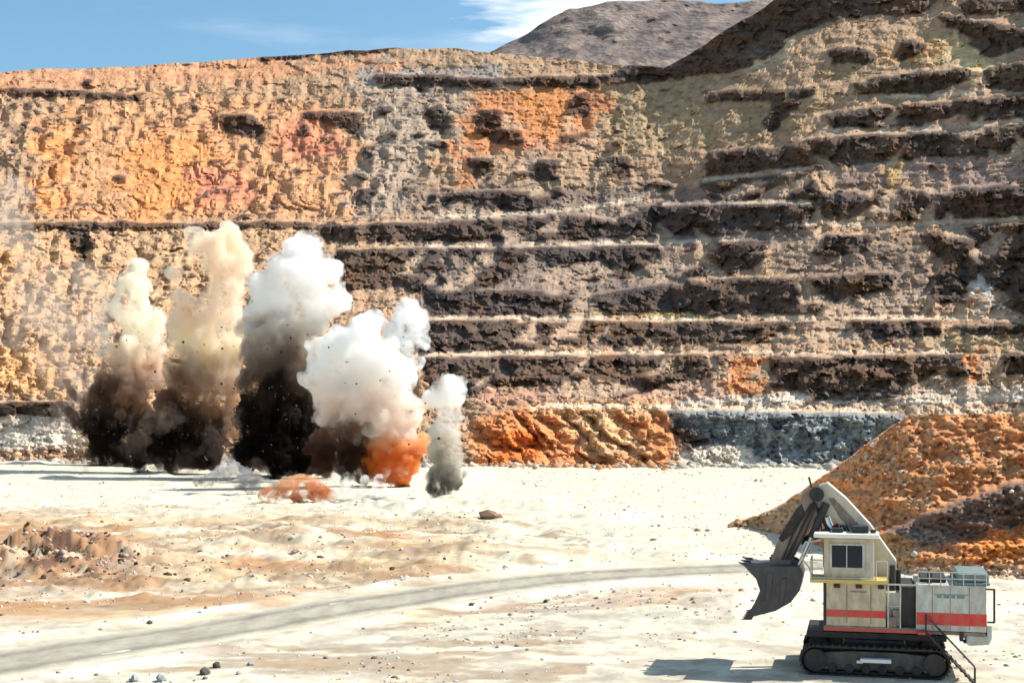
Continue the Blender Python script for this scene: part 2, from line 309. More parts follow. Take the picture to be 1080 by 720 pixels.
# ------------------------------------------------------------------ far mountain
mx_ = np.arange(380, 1000, 4.0); NM = 90
mt = np.interp(mx_, [380, 460, 500, 520, 545, 570, 600, 640, 700, 760, 800, 850, 1000], [90, 75, 62, 52, 42, 26, 10, 2, 0, 3, 1, -6, 10]) + fbm(mx_ / 18, mx_ * 0, 4, 8) * 2.2
vv = np.linspace(0, 1, NM)[:, None]; MX = np.broadcast_to(mx_, (NM, len(mx_))); MY = 130 + (mt - 130) * vv
MD = 1250 + 420 * vv + fbm(MX / 26, MY / 12, 5, 301, .5) * 20 + ridge((MX + MY * 1.2) / 26, MY / 30, 3, 303) * 12
mc = np.empty(MX.shape + (3,)); mc[:] = (.21, .165, .145)
mc = mc + fbm(MX / 26, MY / 5, 4, 305)[..., None] * np.array((.14, .10, .07))
mw = smooth(.1, .5, fbm(MX / 30, MY / 6, 4, 309))[..., None]; mc = mc * (1 - .5 * mw) + np.array((.36, .28, .23)) * .5 * mw
X_, Y_, Z_ = (MX - 540) / F * MD, MD, H + (HOR - MY) / F * MD
X_ = ext(X_, [X_[-1:] * 1.2]); Y_ = ext(Y_, [Y_[-1:] + 400]); Z_ = ext(Z_, [Z_[-1:] - 220]); mc = ext(mc, [mc[-1:]])
tag(link('mountain', grid_mesh('mountain', X_, Y_, Z_, mc), rockmat('far_slope', .12, .8, .2, dist=.8)), kind='structure')

# ------------------------------------------------------------------ ground
ROADP = [(-400, 770), (-120, 722), (0, 699), (120, 680), (240, 662), (360, 641), (480, 624), (560, 613), (640, 606), (720, 602), (800, 599), (860, 596), (960, 592)]
ROADG = np.array([[(x - 540) / F * (F * H / (y - HOR)), F * H / (y - HOR)] for x, y in ROADP])
def gz(X, Y):
    Yc = np.maximum(Y, 20.0); px = 540 + X / Yc * F; py = HOR + F * H / Yc
    z = fbm(X / 30, Y / 30, 4, 201) * .35 + fbm(X / 3.2, Y / 3.2, 4, 211) * .10 + fbm(X / .9, Y / .9, 3, 215) * .03
    z = z + 1.9 * np.exp(-((X + 46) / 13) ** 2 - ((Y - 132) / 7) ** 2) * (1 + 1.3 * fbm(X / 2.2, Y / 2.2, 5, 221, .6))
    z = z + 1.2 * np.exp(-((X + 20) / 22) ** 2 - ((Y - 150) / 12) ** 2)
    z = z + 0.9 * np.exp(-((X - 14) / 9) ** 2 - ((Y - 103) / 9) ** 2) * (1 + .4 * fbm(X / 2, Y / 2, 4, 223))
    z = z + 1.6 * np.exp(-((X + 125) / 30) ** 2 - ((Y - 330) / 40) ** 2) + 1.0 * np.exp(-((X + 55) / 30) ** 2 - ((Y - 195) / 10) ** 2)
    z = z + 1.0 * smooth(.2, .6, fbm(X / 14 + 3, Y / 20, 4, 231)) * smooth(95, 130, Y) * (X < 20)
    lf = (1 - smooth(-5, 25, X + (Y - 130) * .1)) * smooth(100, 118, Y) * (1 - smooth(215, 260, Y))
    z = z + lf * (np.clip(fbm(X / 7, Y / 6, 5, 233, .6), -.15, 1) * 1.3 + np.abs(fbm(X / 2.2, Y / 2.0, 4, 235, .6)) * .45)
    z = z + np.abs(fbm(X / 1.6, Y / 1.6, 4, 237, .6)) * .22 * smooth(.0, .3, fbm(X / 9, Y / 9, 3, 239)) * (1 - lf)
    rd = np.full(X.shape, 1e9)
    for (ax, ay), (bx, by) in zip(ROADG[:-1], ROADG[1:]):
        dx, dy = bx - ax, by - ay; q = np.clip(((X - ax) * dx + (Y - ay) * dy) / (dx * dx + dy * dy), 0, 1)
        rd = np.minimum(rd, np.hypot(X - ax - q * dx, Y - ay - q * dy))
    fl = np.maximum(1 - smooth(4, 12, rd), 1 - smooth(10, 20, np.hypot(X - 22, Y - 80)))
    return z * (1 - .88 * fl) + (smooth(5.2, 6.2, rd) * (1 - smooth(6.6, 8.5, rd))) * .3, rd, px, py
def ground_colour(X, Y, rd, px, py):
    c = np.empty(X.shape + (3,)); c[:] = (.62, .57, .44)
    def mixin(m, col):
        nonlocal c
        m = np.clip(m, 0, 1)[..., None]; c = c * (1 - m) + np.array(col) * m
    mid = smooth(535, 560, py) * (1 - smooth(640, 675, py + (px - 0) * -.0)) * (1 - smooth(430, 560, px))
    st = fbm(X / 26 + 4, Y / 7, 5, 241, .6)
    mixin(mid * .9 * smooth(-.45, .2, st), (.46, .325, .18)); mixin(mid * smooth(-.02, .35, fbm(X / 12, Y / 6, 5, 243, .6)) * .9, (.39, .21, .10)); mixin(smooth(520, 560, py) * smooth(.05, .3, fbm(X / 9, Y / 3.5, 5, 271, .65)) * .8 * (px < 620), (.30, .20, .12))
    mixin(smooth(.2, .5, fbm(X / 30, Y / 9, 5, 245, .6)) * .55 * smooth(520, 560, py), (.62, .50, .34))
    mixin(np.exp(-((px - 50) / 105) ** 2 - ((py - 597) / 22) ** 2) * 1.6 * smooth(-.4, .1, fbm(X / 3, Y / 5, 5, 247, .6)), (.36, .20, .11)); mixin(np.exp(-((px - 45) / 90) ** 2 - ((py - 600) / 18) ** 2) * 1.6 * smooth(.0, .25, fbm(X / 1.6, Y / 2.5, 5, 248, .65)), (.15, .085, .055))
    mixin(np.exp(-((px - 690) / 85) ** 4 - ((py - 637) / 13) ** 4) * smooth(-.5, .1, fbm(X / 6, Y / 5, 5, 249, .6)), (.44, .27, .155))
    mixin(np.exp(-((px - 610) / 130) ** 2 - ((py - 652) / 18) ** 2) * smooth(-.1, .3, fbm(X / 3, Y / 2, 5, 251, .6)) * .8, (.34, .29, .26))
    mixin(smooth(560, 590, py) * smooth(.12, .4, fbm(X / 4.5, Y / 3, 5, 275, .65)) * .5, (.40, .33, .26)); mixin(smooth(640, 665, py) * smooth(-.1, .3, fbm(X / 1.8, Y / 1.8, 5, 253, .65)) * .7, (.37, .32, .25))
    mixin(smooth(470, 500, px) * (1 - smooth(560, 600, py)) * smooth(-.1, .5, fbm(X / 40, Y / 12, 4, 255)) * .35, (.68, .62, .40))
    mixin((1 - smooth(480, 505, py)) * smooth(.0, .4, fbm(X / 14, Y / 10, 4, 257)) * (px < 200) * .7, (.42, .40, .38))
    mixin((1 - smooth(.1, 1.6, rd - 5.0)) * .35, (.50, .44, .34)); mixin(smooth(5.2, 6.2, rd) * (1 - smooth(6.6, 9.5, rd)) * smooth(-.4, .4, fbm(X / 8, Y / 4, 4, 265)) * .6, (.70, .66, .58))
    mixin((1 - smooth(4, 13, np.hypot((X - 20) * .8, Y - 81))) * smooth(-.3, .3, fbm(X / 1.5, Y / 1.2, 4, 267)) * .7, (.38, .33, .26))
    return c * (1 + .16 * fbm(X / 1.1, Y / 1.1, 4, 261, .6)[..., None]) * (1 + .12 * fbm(X / 12, Y / 5, 4, 263)[..., None])
Dr = np.concatenate([np.linspace(-300, 20, 8), np.geomspace(40, 420, 520), np.geomspace(430, 900, 60), np.geomspace(1000, 15000, 10)])
Ur = np.concatenate([-np.geomspace(.5, 6, 14)[::-1], np.linspace(-.45, .45, 560), np.geomspace(.5, 6, 14)])
DD, UU = np.meshgrid(Dr, Ur, indexing='ij'); GY = DD; GX = UU * np.sqrt(DD ** 2 + 50 ** 2)
GZ, rd, gpx, gpy = gz(GX, GY)
ground = link('ground', grid_mesh('ground', GX, GY, GZ, ground_colour(GX, GY, rd, gpx, gpy)), rockmat('quarry_floor', 2.2, .55, .12, dist=.12))
tag(ground, kind='structure')
# haul road: a strip draped over the ground
def spl(P_, n):
    P_ = np.array(P_); s = np.concatenate([[0], np.cumsum(np.hypot(*np.diff(P_, axis=0).T))]); q = np.linspace(0, s[-1], n)
    return np.stack([np.interp(q, s, P_[:, 0]), np.interp(q, s, P_[:, 1])], -1)
C_ = spl(ROADG, 600)
for _ in range(40): C_[1:-1] = (C_[:-2] + 2 * C_[1:-1] + C_[2:]) / 4
T_ = np.gradient(C_, axis=0); T_ /= np.hypot(T_[:, 0], T_[:, 1])[:, None]; Nn = np.stack([-T_[:, 1], T_[:, 0]], -1)
wv = np.linspace(-4.6, 4.6, 40)[:, None]
wj = 1 + .10 * fbm(np.arange(600) / 14, np.arange(600) * 0, 3, 501)
RX = C_[:, 0] + Nn[:, 0] * wv * wj; RY = C_[:, 1] + Nn[:, 1] * wv * wj
RZ = gz(RX, RY)[0] + .05 + fbm(RX / 1.2, RY / 2, 3, 513) * .03
rut = np.exp(-((np.abs(wv + .3 * fbm(np.arange(600) / 40, np.arange(600) * 0, 3, 505)) - 2.2) / .6) ** 2)
rc = np.empty(RX.shape + (3,)); rc[:] = (.37, .335, .265)
tread = .5 + .5 * np.sin(np.arange(600) * 2.1 + 3 * fbm(np.arange(600) / 9, np.arange(600) * 0, 2, 509)); rc = rc * (1 - .30 * rut[..., None]) * (1 + .25 * fbm(RX / .8, RY / 3, 4, 511, .6)[..., None]) * (1 + .15 * fbm(RX / 5, RY / 3, 4, 503)[..., None]); edge = smooth(2.6, 4.6, np.abs(wv + 0 * RX) + .5 * fbm(RX / 2, RY / 2, 3, 507))[..., None]
rc = rc * (1 - edge) + np.array((.56, .51, .39)) * edge
RZ = RZ - .04 * rut - .10 * smooth(3.6, 4.6, np.abs(wv + 0 * RX))
tag(link('road', grid_mesh('road', RX, RY, RZ, rc), rockmat('packed_road', 2.5, .4, .10, dist=.08)), kind='structure')

# ------------------------------------------------------------------ heap of broken orange ore on the right
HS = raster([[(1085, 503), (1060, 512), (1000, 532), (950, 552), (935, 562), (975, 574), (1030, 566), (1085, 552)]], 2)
hx = np.arange(766, 1420, 1.6); NH = 150
hb = np.interp(hx, [766, 800, 860, 900, 960, 1080, 1420], [557, 561, 578, 600, 614, 616, 616])
ht = np.interp(hx, [766, 775, 800, 830, 862, 890, 925, 958, 1000, 1080, 1420], [555, 551, 545, 530, 506, 488, 462, 439, 437, 435, 428])
ht = ht + fbm(hx / 9, hx * 0, 4, 401) * 2.2
hv = np.linspace(0, 1, NH)[:, None]; HX = np.broadcast_to(hx, (NH, len(hx))).copy(); HY = hb + (ht - hb) * hv
sx = np.minimum(HX + fbm(HX / 16, HY / 8, 4, 403) * 8, 1079); SH = np.zeros_like(HX)
yi = np.clip(HY + fbm(HX / 14, HY / 9, 4, 405) * 4, PY0, 10000)
HS_full = np.pad(HS, [(0, 200), (0, 0)]);
HSM = np.zeros((PY1 - PY0 + 200, PX1 - PX0)); HSM[:PY1 - PY0] = HS
def raster_low(polys, r):            # the same survey raster for rows below the wall window
    sh = [[(x, y - 180) for x, y in p] for p in polys]; return raster(sh, r)
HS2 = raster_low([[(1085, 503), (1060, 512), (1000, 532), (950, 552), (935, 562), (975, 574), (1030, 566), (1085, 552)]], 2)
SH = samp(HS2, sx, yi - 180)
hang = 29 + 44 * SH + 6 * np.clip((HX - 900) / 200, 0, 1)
htn = np.tan(np.radians(hang)); HD = np.zeros_like(HY); HD[0] = F * (H + .4) / (hb - HOR)
for i in range(1, NH):
    t = (htn[i] + htn[i - 1]) / 2
    HD[i] = HD[i - 1] * (t - (HOR - HY[i - 1]) / F) / (t - (HOR - HY[i]) / F) + 5 * np.maximum(0, SH[i - 1] - SH[i])
lo = blur(HD, 16, (1,)); dv_ = HD - lo; dv_ -= blur(dv_, 14, (0,)); HD = lo + blur(dv_, 1.2)
HD += fbm(HX / 26, HY / 12, 4, 411, .5) * 2.0 + cells(HX / 6, HY / 3.4, 415) * .7 + cells(HX / 2.6, HY / 1.7, 417) * .35
hc = np.empty(HX.shape + (3,)); hc[:] = (.64, .27, .11)
def hm(m, col):
    global hc
    m = np.clip(m, 0, 1)[..., None]; hc = hc * (1 - m) + np.array(col) * m
hm(smooth(-.1, .4, fbm(HX / 18, HY / 8, 4, 421)) * .5, (.44, .22, .12)); hm(smooth(.1, .5, fbm(HX / 14, HY / 5, 4, 423)) * .6, (.66, .42, .22))
hm(np.exp(-((HX - 1055) / 40) ** 2 - ((HY - 578) / 18) ** 2) * .9, (.72, .24, .05)); hm(SH * .9, (.13, .10, .09))  # steep ramp band darkened: its shade is put into the colour
hm(np.exp(-((HX - 980) / 26) ** 2 - ((HY - 568) / 10) ** 2) * .7, (.32, .27, .26)); hm(np.exp(-((HX - 930) / 24) ** 2 - ((HY - 580) / 14) ** 2) * .7, (.50, .38, .18))
hm((HX < 850) * .6, (.48, .34, .22)); hm(smooth(588, 604, HY) * .7, (.62, .48, .34))
hc = hc * (1 + .3 * fbm(HX / 4, HY / 2, 4, 425)[..., None])
def w3(px_, py_, d_): return (px_ - 540) / F * d_, d_, H + (HOR - py_) / F * d_
hX, hY, hZ = w3(HX, HY, HD)
hX = ext(hX, [hX[-1:] * 1.02, hX[-1:] * 1.1, hX[-1:] * 1.2]); hY = ext(hY, [hY[-1:] + 5, hY[-1:] + 22, hY[-1:] + 45]); hZ = ext(hZ, [hZ[-1:] - .3, np.minimum(hZ[-1:] - 6, hZ[-1:] * .3), hZ[-1:] * 0 - 2]); hc = ext(hc, [hc[-1:]] * 3)
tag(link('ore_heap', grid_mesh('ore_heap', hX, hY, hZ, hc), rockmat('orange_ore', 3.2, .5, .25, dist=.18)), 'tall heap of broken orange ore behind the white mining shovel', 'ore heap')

# ------------------------------------------------------------------ loose rock
def rock_bm(bm, c, r, rnd, flat=.7):
    res = bmesh.ops.create_icosphere(bm, subdivisions=1, radius=1)
    rot = Matrix.Rotation(rnd.uniform(0, 6.28), 3, Vector((rnd.random(), rnd.random(), 1)).normalized())
    sc = (r * rnd.uniform(.7, 1.3), r * rnd.uniform(.7, 1.2), r * flat * rnd.uniform(.7, 1.2))
    for v_ in res['verts']:
        k = rnd.uniform(.72, 1.18); p = rot @ (v_.co * k); v_.co = Vector((p.x * sc[0], p.y * sc[1], p.z * sc[2])) + Vector(c)
ICO = None
def rubble(name, pts, radii, cols, mat):
    """many loose stones nobody could count: one mesh"""
    bm = bmesh.new(); bmesh.ops.create_icosphere(bm, subdivisions=1, radius=1); bv = np.array([v_.co[:] for v_ in bm.verts]); bf = np.array([[q.index for q in f.verts] for f in bm.faces]); bm.free()
    n = len(pts); rs = np.random.RandomState(3); V = bv[None] * rs.uniform(.65, 1.25, (n, len(bv), 1))
    a = rs.uniform(0, 6.28, n); ca, sa = np.cos(a)[:, None], np.sin(a)[:, None]; V = V * rs.uniform(.7, 1.3, (n, 1, 3))
    V = np.stack([V[..., 0] * ca - V[..., 1] * sa, V[..., 0] * sa + V[..., 1] * ca, V[..., 2] * .8], -1) * radii[:, None, None] + pts[:, None]
    f = (bf[None] + (np.arange(n) * len(bv))[:, None, None]).reshape(-1, 3).astype(np.int32)
    me = bpy.data.meshes.new(name); me.vertices.add(n * len(bv)); me.vertices.foreach_set('co', V.astype(np.float32).ravel())
    me.loops.add(f.size); me.loops.foreach_set('vertex_index', f.ravel()); me.polygons.add(len(f)); me.polygons.foreach_set('loop_start', np.arange(0, f.size, 3, dtype=np.int32)); me.update(calc_edges=True)
    at = me.color_attributes.new('rock_colour', 'FLOAT_COLOR', 'POINT'); cc = np.repeat(cols, len(bv), 0)
    at.data.foreach_set('color', np.concatenate([cc, np.ones((len(cc), 1))], 1).astype(np.float32).ravel())
    return tag(link(name, me, mat), kind='stuff')
rmat = rockmat('loose_rock', 2.0, .5, .18, dist=.1)
rs = np.random.RandomState(9)
def pick(M, n):
    p = (M / M.sum()).ravel(); k = rs.choice(len(p), n, p=p); return np.unravel_index(k, M.shape)
# on the wall's scree
Wt = (1 - np.clip(S, 0, 1)) ** 2 * (.25 + np.clip(fbm(PXx / 14, PXy / 7, 4, 601), 0, 1) * 3); Wt = Wt * (1 - .75 * leftz); Wt[:6] = 0; Wt[-12:] = 0
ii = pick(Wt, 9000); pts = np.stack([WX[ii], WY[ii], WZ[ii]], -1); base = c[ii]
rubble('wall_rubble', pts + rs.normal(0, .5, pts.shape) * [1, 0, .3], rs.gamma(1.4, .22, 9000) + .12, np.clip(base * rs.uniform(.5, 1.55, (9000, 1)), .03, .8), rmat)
nt_ = 2600; tx_p = rs.uniform(-30, 880, nt_); tD = np.interp(tx_p, xs, D0) - np.abs(rs.normal(0, 7, nt_)) * (1 + fbm(tx_p / 40, tx_p * 0, 3, 621)); tX = (tx_p - 540) / F * tD
tcol = np.where((tx_p > 490)[:, None] & (tx_p < 705)[:, None] & (rs.rand(nt_, 1) < .7), np.array([[.55, .27, .13]]), np.array([[.50, .45, .38]])) * rs.uniform(.5, 1.3, (nt_, 1))
rubble('toe_rubble', np.stack([tX, tD, gz(tX, tD)[0]], -1), rs.gamma(1.5, .26, nt_) + .12, np.clip(tcol, .03, .8), rmat)
# on the ore heap
Ht = .3 + 2.2 * np.exp(-((HX - 920) / 60) ** 2 - ((HY - 480) / 35) ** 2) + 0 * HX; Ht[:3] = 0
ii = pick(Ht * (HX < 1200), 1500); pts = np.stack([*w3(HX[ii], HY[ii], HD[ii])], -1)
kk = rs.rand(1500, 1); cl = np.where(kk < .22, np.array([[.66, .56, .44]]), np.where(kk < .36, np.array([[.20, .11, .08]]), hc[ii]))
rubble('heap_rubble', pts, np.minimum(rs.gamma(1.2, .08, 1500) + .04, .42), np.clip(cl * rs.uniform(.7, 1.3, (1500, 1)), .03, .8), rmat)
# gravel over the pit floor
n = 16000; dd = 48 * (340 / 48) ** rs.rand(n); uu = rs.uniform(-.42, .42, n); gX, gY = uu * dd, dd; g_z, g_rd, g_px, g_py = gz(gX, gY)
keep = (g_rd > 5.4) & ((fbm(gX / 7, gY / 7, 4, 611) > .05) | (rs.rand(n) < .12) | ((gX < 0) & (gY > 105) & (gY < 200) & (fbm(gX / 3, gY / 4, 4, 613) > -.1))); gX, gY, g_z = gX[keep], gY[keep], g_z[keep]; n = len(gX)
kk = rs.rand(n, 1); cl = np.where(kk < .35, np.array([[.26, .22, .19]]), np.where(kk < .6, np.array([[.50, .33, .22]]), np.array([[.6, .57, .5]])))
rubble('gravel', np.stack([gX, gY, g_z], -1), (rs.gamma(1.6, .022, n) + .02) * (1 + gY / 160), np.clip(cl * rs.uniform(.7, 1.3, (n, 1)), .03, .8), rmat)

# boulders that can be told apart
random.seed(4)
brock = {k: rockmat('boulder_' + k, 2.5, .8, .3, attr=False, base=b_, dist=.2) for k, b_ in dict(dark=(.10, .085, .08), brown=(.26, .16, .11), grey=(.34, .36, .37)).items()}
def gp(x, y):
    D_ = F * H / (y - HOR); X_1 = (x - 540) / F * D_; return X_1, D_, float(gz(np.array([X_1]), np.array([D_]))[0][0])
def boulder(x, y, rpx, kind, label, group=None, seed=0):
    X1, D_, z1 = gp(x, y); r = rpx * D_ / F; bm = bmesh.new(); rnd = random.Random(seed + int(x * 7 + y))
    rock_bm(bm, (0, 0, r * .45), r, rnd, .75)
    for _ in range(2): rock_bm(bm, (rnd.uniform(-.6, .6) * r, rnd.uniform(-.4, .4) * r, r * .2), r * .6, rnd)
    me = bpy.data.meshes.new('boulder'); bm.to_mesh(me); bm.free(); o = link('boulder', me, brock[kind]); o.location = (X1, D_, z1)
    return tag(o, label, 'boulder', group)
boulder(4, 470, 10, 'dark', 'dark flat boulder on pale rubble at the far left edge')
boulder(216, 712, 6, 'dark', 'black boulder left of its taller twin at the bottom of the photo')
boulder(228, 705, 6, 'dark', 'taller black boulder touching a second one at the bottom of the photo')
boulder(252, 712, 3, 'grey', 'small grey stone right of two black boulders below the road')
boulder(264, 702, 4, 'grey', 'grey boulder with a pale top, right of two black boulders below the road')
boulder(142, 719, 7, 'grey', 'leftmost of two blue grey boulders cut off by the bottom edge')
boulder(170, 719, 7, 'grey', 'rightmost of two blue grey boulders cut off by the bottom edge')
boulder(158, 658, 3.6, 'dark', 'small black boulder alone just above the haul road at the lower left')
boulder(576, 638, 3.2, 'dark', 'small dark boulder just below the haul road near the middle')
boulder(497, 641, 3, 'dark', 'small dark boulder below the haul road, left of the orange soil patch')
for i, (x, y, r_) in enumerate([(20, 610, 3), (34, 606, 5), (46, 612, 4), (52, 600, 5), (63, 594, 4), (70, 588, 5), (78, 583, 4), (86, 590, 3), (66, 604, 3), (112, 596, 3), (118, 590, 4), (28, 596, 3), (10, 600, 4), (98, 581, 3)]):
    boulder(x, y, r_, 'brown' if i % 2 else 'dark', 'rock jutting from the brown mound at the left edge of the pit floor', 'rocks on the brown mound')
n = 900; qx = rs.normal(-45, 13, n); qy = rs.normal(129, 6, n); rubble('mound_rubble', np.stack([qx, qy, gz(qx, qy)[0]], -1), rs.gamma(1.2, .07, n) + .04, np.clip(np.where(rs.rand(n, 1) < .55, np.array([[.13, .075, .05]]), np.array([[.5, .40, .32]])) * rs.uniform(.7, 1.3, (n, 1)), .02, .8), rmat)
bu = boulder(516, 548, 11, 'brown', 'low brownish rock mound on white floor right of the smallest blast'); bu.scale = (1.5, 1, .7)

# ------------------------------------------------------------------ blast clouds
def smoke_mat(name, low, high, z0, z1, dens, nscale=.16, thr=.42, mid=None):
    m = bpy.data.materials.new(name); m.use_nodes = True; t = m.node_tree; t.nodes.remove(t.nodes['Principled BSDF']); N = t.nodes.new; K = t.links.new
    out = t.nodes['Material Output']; pv = N('ShaderNodeVolumePrincipled'); K(pv.outputs[0], out.inputs['Volume']); pv.inputs['Anisotropy'].default_value = .1
    g = N('ShaderNodeTexCoord'); zs = .4 if 'dirt' in name else (.6 if name in ('cream_dust', 'peach_dust', 'brown_dust', 'grey_dust') else 1); mpz = N('ShaderNodeMapping'); mpz.inputs['Scale'].default_value = (1, 1, zs); K(g.outputs['Object'], mpz.inputs[0])
    n1 = N('ShaderNodeTexNoise'); n1.inputs['Scale'].default_value = nscale * 1.5; n1.inputs['Detail'].default_value = 6; n1.inputs['Roughness'].default_value = .62; n1.inputs['Distortion'].default_value = .6
    K(mpz.outputs[0], n1.inputs[0])
    mr = N('ShaderNodeMapRange'); mr.inputs['From Min'].default_value = thr - .02; mr.inputs['From Max'].default_value = thr + .16; mr.inputs['To Min'].default_value = dens * .03; mr.inputs['To Max'].default_value = dens * 2
    K(n1.outputs['Fac'], mr.inputs[0]); K(mr.outputs[0], pv.inputs['Density'])
    sp = N('ShaderNodeSeparateXYZ'); K(g.outputs['Object'], sp.inputs[0])
    n2 = N('ShaderNodeTexNoise'); n2.inputs['Scale'].default_value = nscale * .8; n2.inputs['Detail'].default_value = 5; K(mpz.outputs[0], n2.inputs[0])
    a = N('ShaderNodeMath'); a.operation = 'MULTIPLY_ADD'; K(n2.outputs['Fac'], a.inputs[0]); a.inputs[1].default_value = (z1 - z0) * .9; K(sp.outputs['Z'], a.inputs[2])
    r = N('ShaderNodeMapRange'); K(a.outputs[0], r.inputs[0]); r.inputs['From Min'].default_value = z0 + (z1 - z0) * .45; r.inputs['From Max'].default_value = z1 + (z1 - z0) * .45
    cr = N('ShaderNodeValToRGB'); K(r.outputs[0], cr.inputs[0]); e = cr.color_ramp.elements; e[0].color = (*low, 1); e[1].color = (*high, 1); e[0].position = .15; e[1].position = .85
    if mid: q = e.new(.5); q.color = (*mid, 1)
    K(cr.outputs[0], pv.inputs['Color'])
    return m
def puff_mesh(name, D_, blobs, mat, parent, seed=0, knobs=9, ragged=1.0, ysq=.9, voxel=.55):
    """billowing closed body from overlapping round puffs, each with smaller knobs, fused into one skin"""
    rnd = random.Random(seed); bm = bmesh.new(); base = parent.location
    def ball(c, r, k=2): bmesh.ops.create_icosphere(bm, subdivisions=k, radius=r, matrix=Matrix.Translation(c))
    for b in blobs:
        x, y, r = b[:3]; q = D_ + (b[3] if len(b) > 3 else 0); c = P(x, y, q); c = Vector((c.x - base.x, c.y - base.y, c.z - base.z)); rr = r * q / F
        ball(c, rr)
        for _ in range(knobs):
            d = Vector((rnd.gauss(0, 1), rnd.gauss(0, 1) * ysq, rnd.gauss(0, 1) + .25)).normalized(); k = rnd.uniform(.28, .5)
            ball(c + d * rr * rnd.uniform(.72, .92), rr * k)
            d2 = (d + Vector((rnd.gauss(0, .5), rnd.gauss(0, .5), rnd.gauss(0, .5)))).normalized(); ball(c + d2 * rr * rnd.uniform(.95, 1.1), rr * k * .5, 1)
    me = bpy.data.meshes.new(name); bm.to_mesh(me); bm.free(); o = link(name, me, mat, parent)
    md = o.modifiers.new('r', 'REMESH'); md.mode = 'VOXEL'; md.voxel_size = voxel
    for sc_, st in ((4.5, 3.2 * ragged), (1.7, 1.3 * ragged)):
        tx = bpy.data.textures.new('billow', 'CLOUDS'); tx.noise_scale = sc_; tx.noise_depth = 2
        dm = o.modifiers.new('d', 'DISPLACE'); dm.texture = tx; dm.strength = st; dm.mid_level = .5; dm.texture_coords = 'LOCAL'
    dg = bpy.context.evaluated_depsgraph_get(); dg.update(); ev = o.evaluated_get(dg); nm = bpy.data.meshes.new_from_object(ev); o.modifiers.clear(); nm.name = name; o.data = nm
    if not nm.materials: nm.materials.append(mat)
    return o
def spikes(name, D_, origin, rays, mat, parent, seed=0):
    """dirt thrown out in tapering jets, each a part of its cloud"""
    rnd = random.Random(seed); base = parent.location
    for x, y, r0 in rays:
        bm = bmesh.new(); a = P(*origin, D_); b = P(x, y, D_ + rnd.uniform(-6, 6)); n_ = 16; side = rnd.uniform(-.12, .12)
        for i in range(n_):
            t = i / (n_ - 1); c = a.lerp(b, t) - base + Vector((side * math.sin(t * 3.14) * (b - a).length, 0, 0)); rr = r0 * D_ / F * (1.15 - .85 * t) * rnd.uniform(.75, 1.25)
            bmesh.ops.create_icosphere(bm, subdivisions=2, radius=rr, matrix=Matrix.Translation(c + Vector((rnd.gauss(0, .25), rnd.gauss(0, .3), rnd.gauss(0, .25)))))
        me = bpy.data.meshes.new(name); bm.to_mesh(me); bm.free(); o = link(name, me, mat, parent)
        md = o.modifiers.new('r', 'REMESH'); md.mode = 'VOXEL'; md.voxel_size = .5
        tx = bpy.data.textures.new('billow', 'CLOUDS'); tx.noise_scale = 1.6; dm = o.modifiers.new('d', 'DISPLACE'); dm.texture = tx; dm.strength = 1.0; dm.texture_coords = 'LOCAL'
        dg = bpy.context.evaluated_depsgraph_get(); ev = o.evaluated_get(dg); nm = bpy.data.meshes.new_from_object(ev); o.modifiers.clear(); o.data = nm; nm.name = name
        if not nm.materials: nm.materials.append(mat)
def cloud(x, y, label, cat='dust cloud', group=None, name='blast_cloud'):
    X1, D_, _ = gp(x, y); e = empty(name, (X1, D_, 0)); tag(e, label, cat, group); return e, D_
WHITE = (.99, .985, .975); CREAM = (.985, .95, .86); PEACH = (.97, .82, .64); TAN = (.86, .72, .60); BROWN = (.30, .18, .12); SOOT = (.05, .035, .03); GREY = (.72, .68, .64)
# 1 leftmost
e, d = cloud(120, 494, 'leftmost blast cloud, cream and brown, fanning out over a black base')
puff_mesh('dust_plume', d, [(143, 286, 12), (140, 302, 18), (136, 326, 20), (152, 340, 21), (150, 366, 24), (140, 392, 24), (122, 400, 20), (112, 376, 12), (108, 350, 9), (136, 415, 27), (160, 400, 14), (112, 424, 20), (168, 370, 8)], smoke_mat('cream_dust', BROWN, CREAM, 16, 34, .5, .12, .44, TAN), e, 1)
puff_mesh('dirt_base', d, [(110, 470, 20), (112, 448, 20), (120, 430, 20), (135, 440, 20), (104, 484, 12), (126, 480, 14), (146, 462, 15), (150, 440, 13), (98, 452, 13), (146, 482, 10)], smoke_mat('black_dirt', SOOT, (.45, .30, .24), 8, 22, .9, .25, .44), e, 2, ragged=1.5)
spikes('dirt_jet', d, (114, 468), [(58, 388, 9), (76, 376, 9), (48, 408, 8), (94, 364, 9), (60, 420, 8), (112, 352, 7), (68, 440, 7), (132, 372, 10), (156, 392, 9)], smoke_mat('brown_dirt', (.12, .07, .06), (.55, .40, .34), 8, 24, .8, .3, .46), e, 3)
# 2
e, d = cloud(190, 500, 'second blast cloud from the left, tall, with a round peach coloured head')
puff_mesh('dust_plume', d, [(234, 266, 27), (212, 260, 17), (252, 280, 18), (240, 302, 20), (234, 326, 23), (222, 348, 26), (238, 370, 24), (210, 376, 24), (236, 400, 24), (200, 404, 24), (240, 428, 20), (218, 424, 22), (186, 290, 10), (192, 316, 14), (190, 340, 15), (194, 360, 18), (186, 384, 15), (246, 450, 12)], smoke_mat('peach_dust', (.45, .28, .18), (.985, .90, .79), 14, 42, .5, .11, .45, (.985, .93, .80)), e, 4)
puff_mesh('dirt_base', d, [(180, 478, 22), (200, 472, 23), (215, 458, 20), (172, 452, 19), (190, 442, 20), (158, 478, 15), (224, 480, 13), (148, 488, 9), (230, 444, 12), (180, 424, 14)], smoke_mat('black_dirt2', SOOT, (.45, .28, .18), 7, 21, .9, .25, .44), e, 5, ragged=1.6)
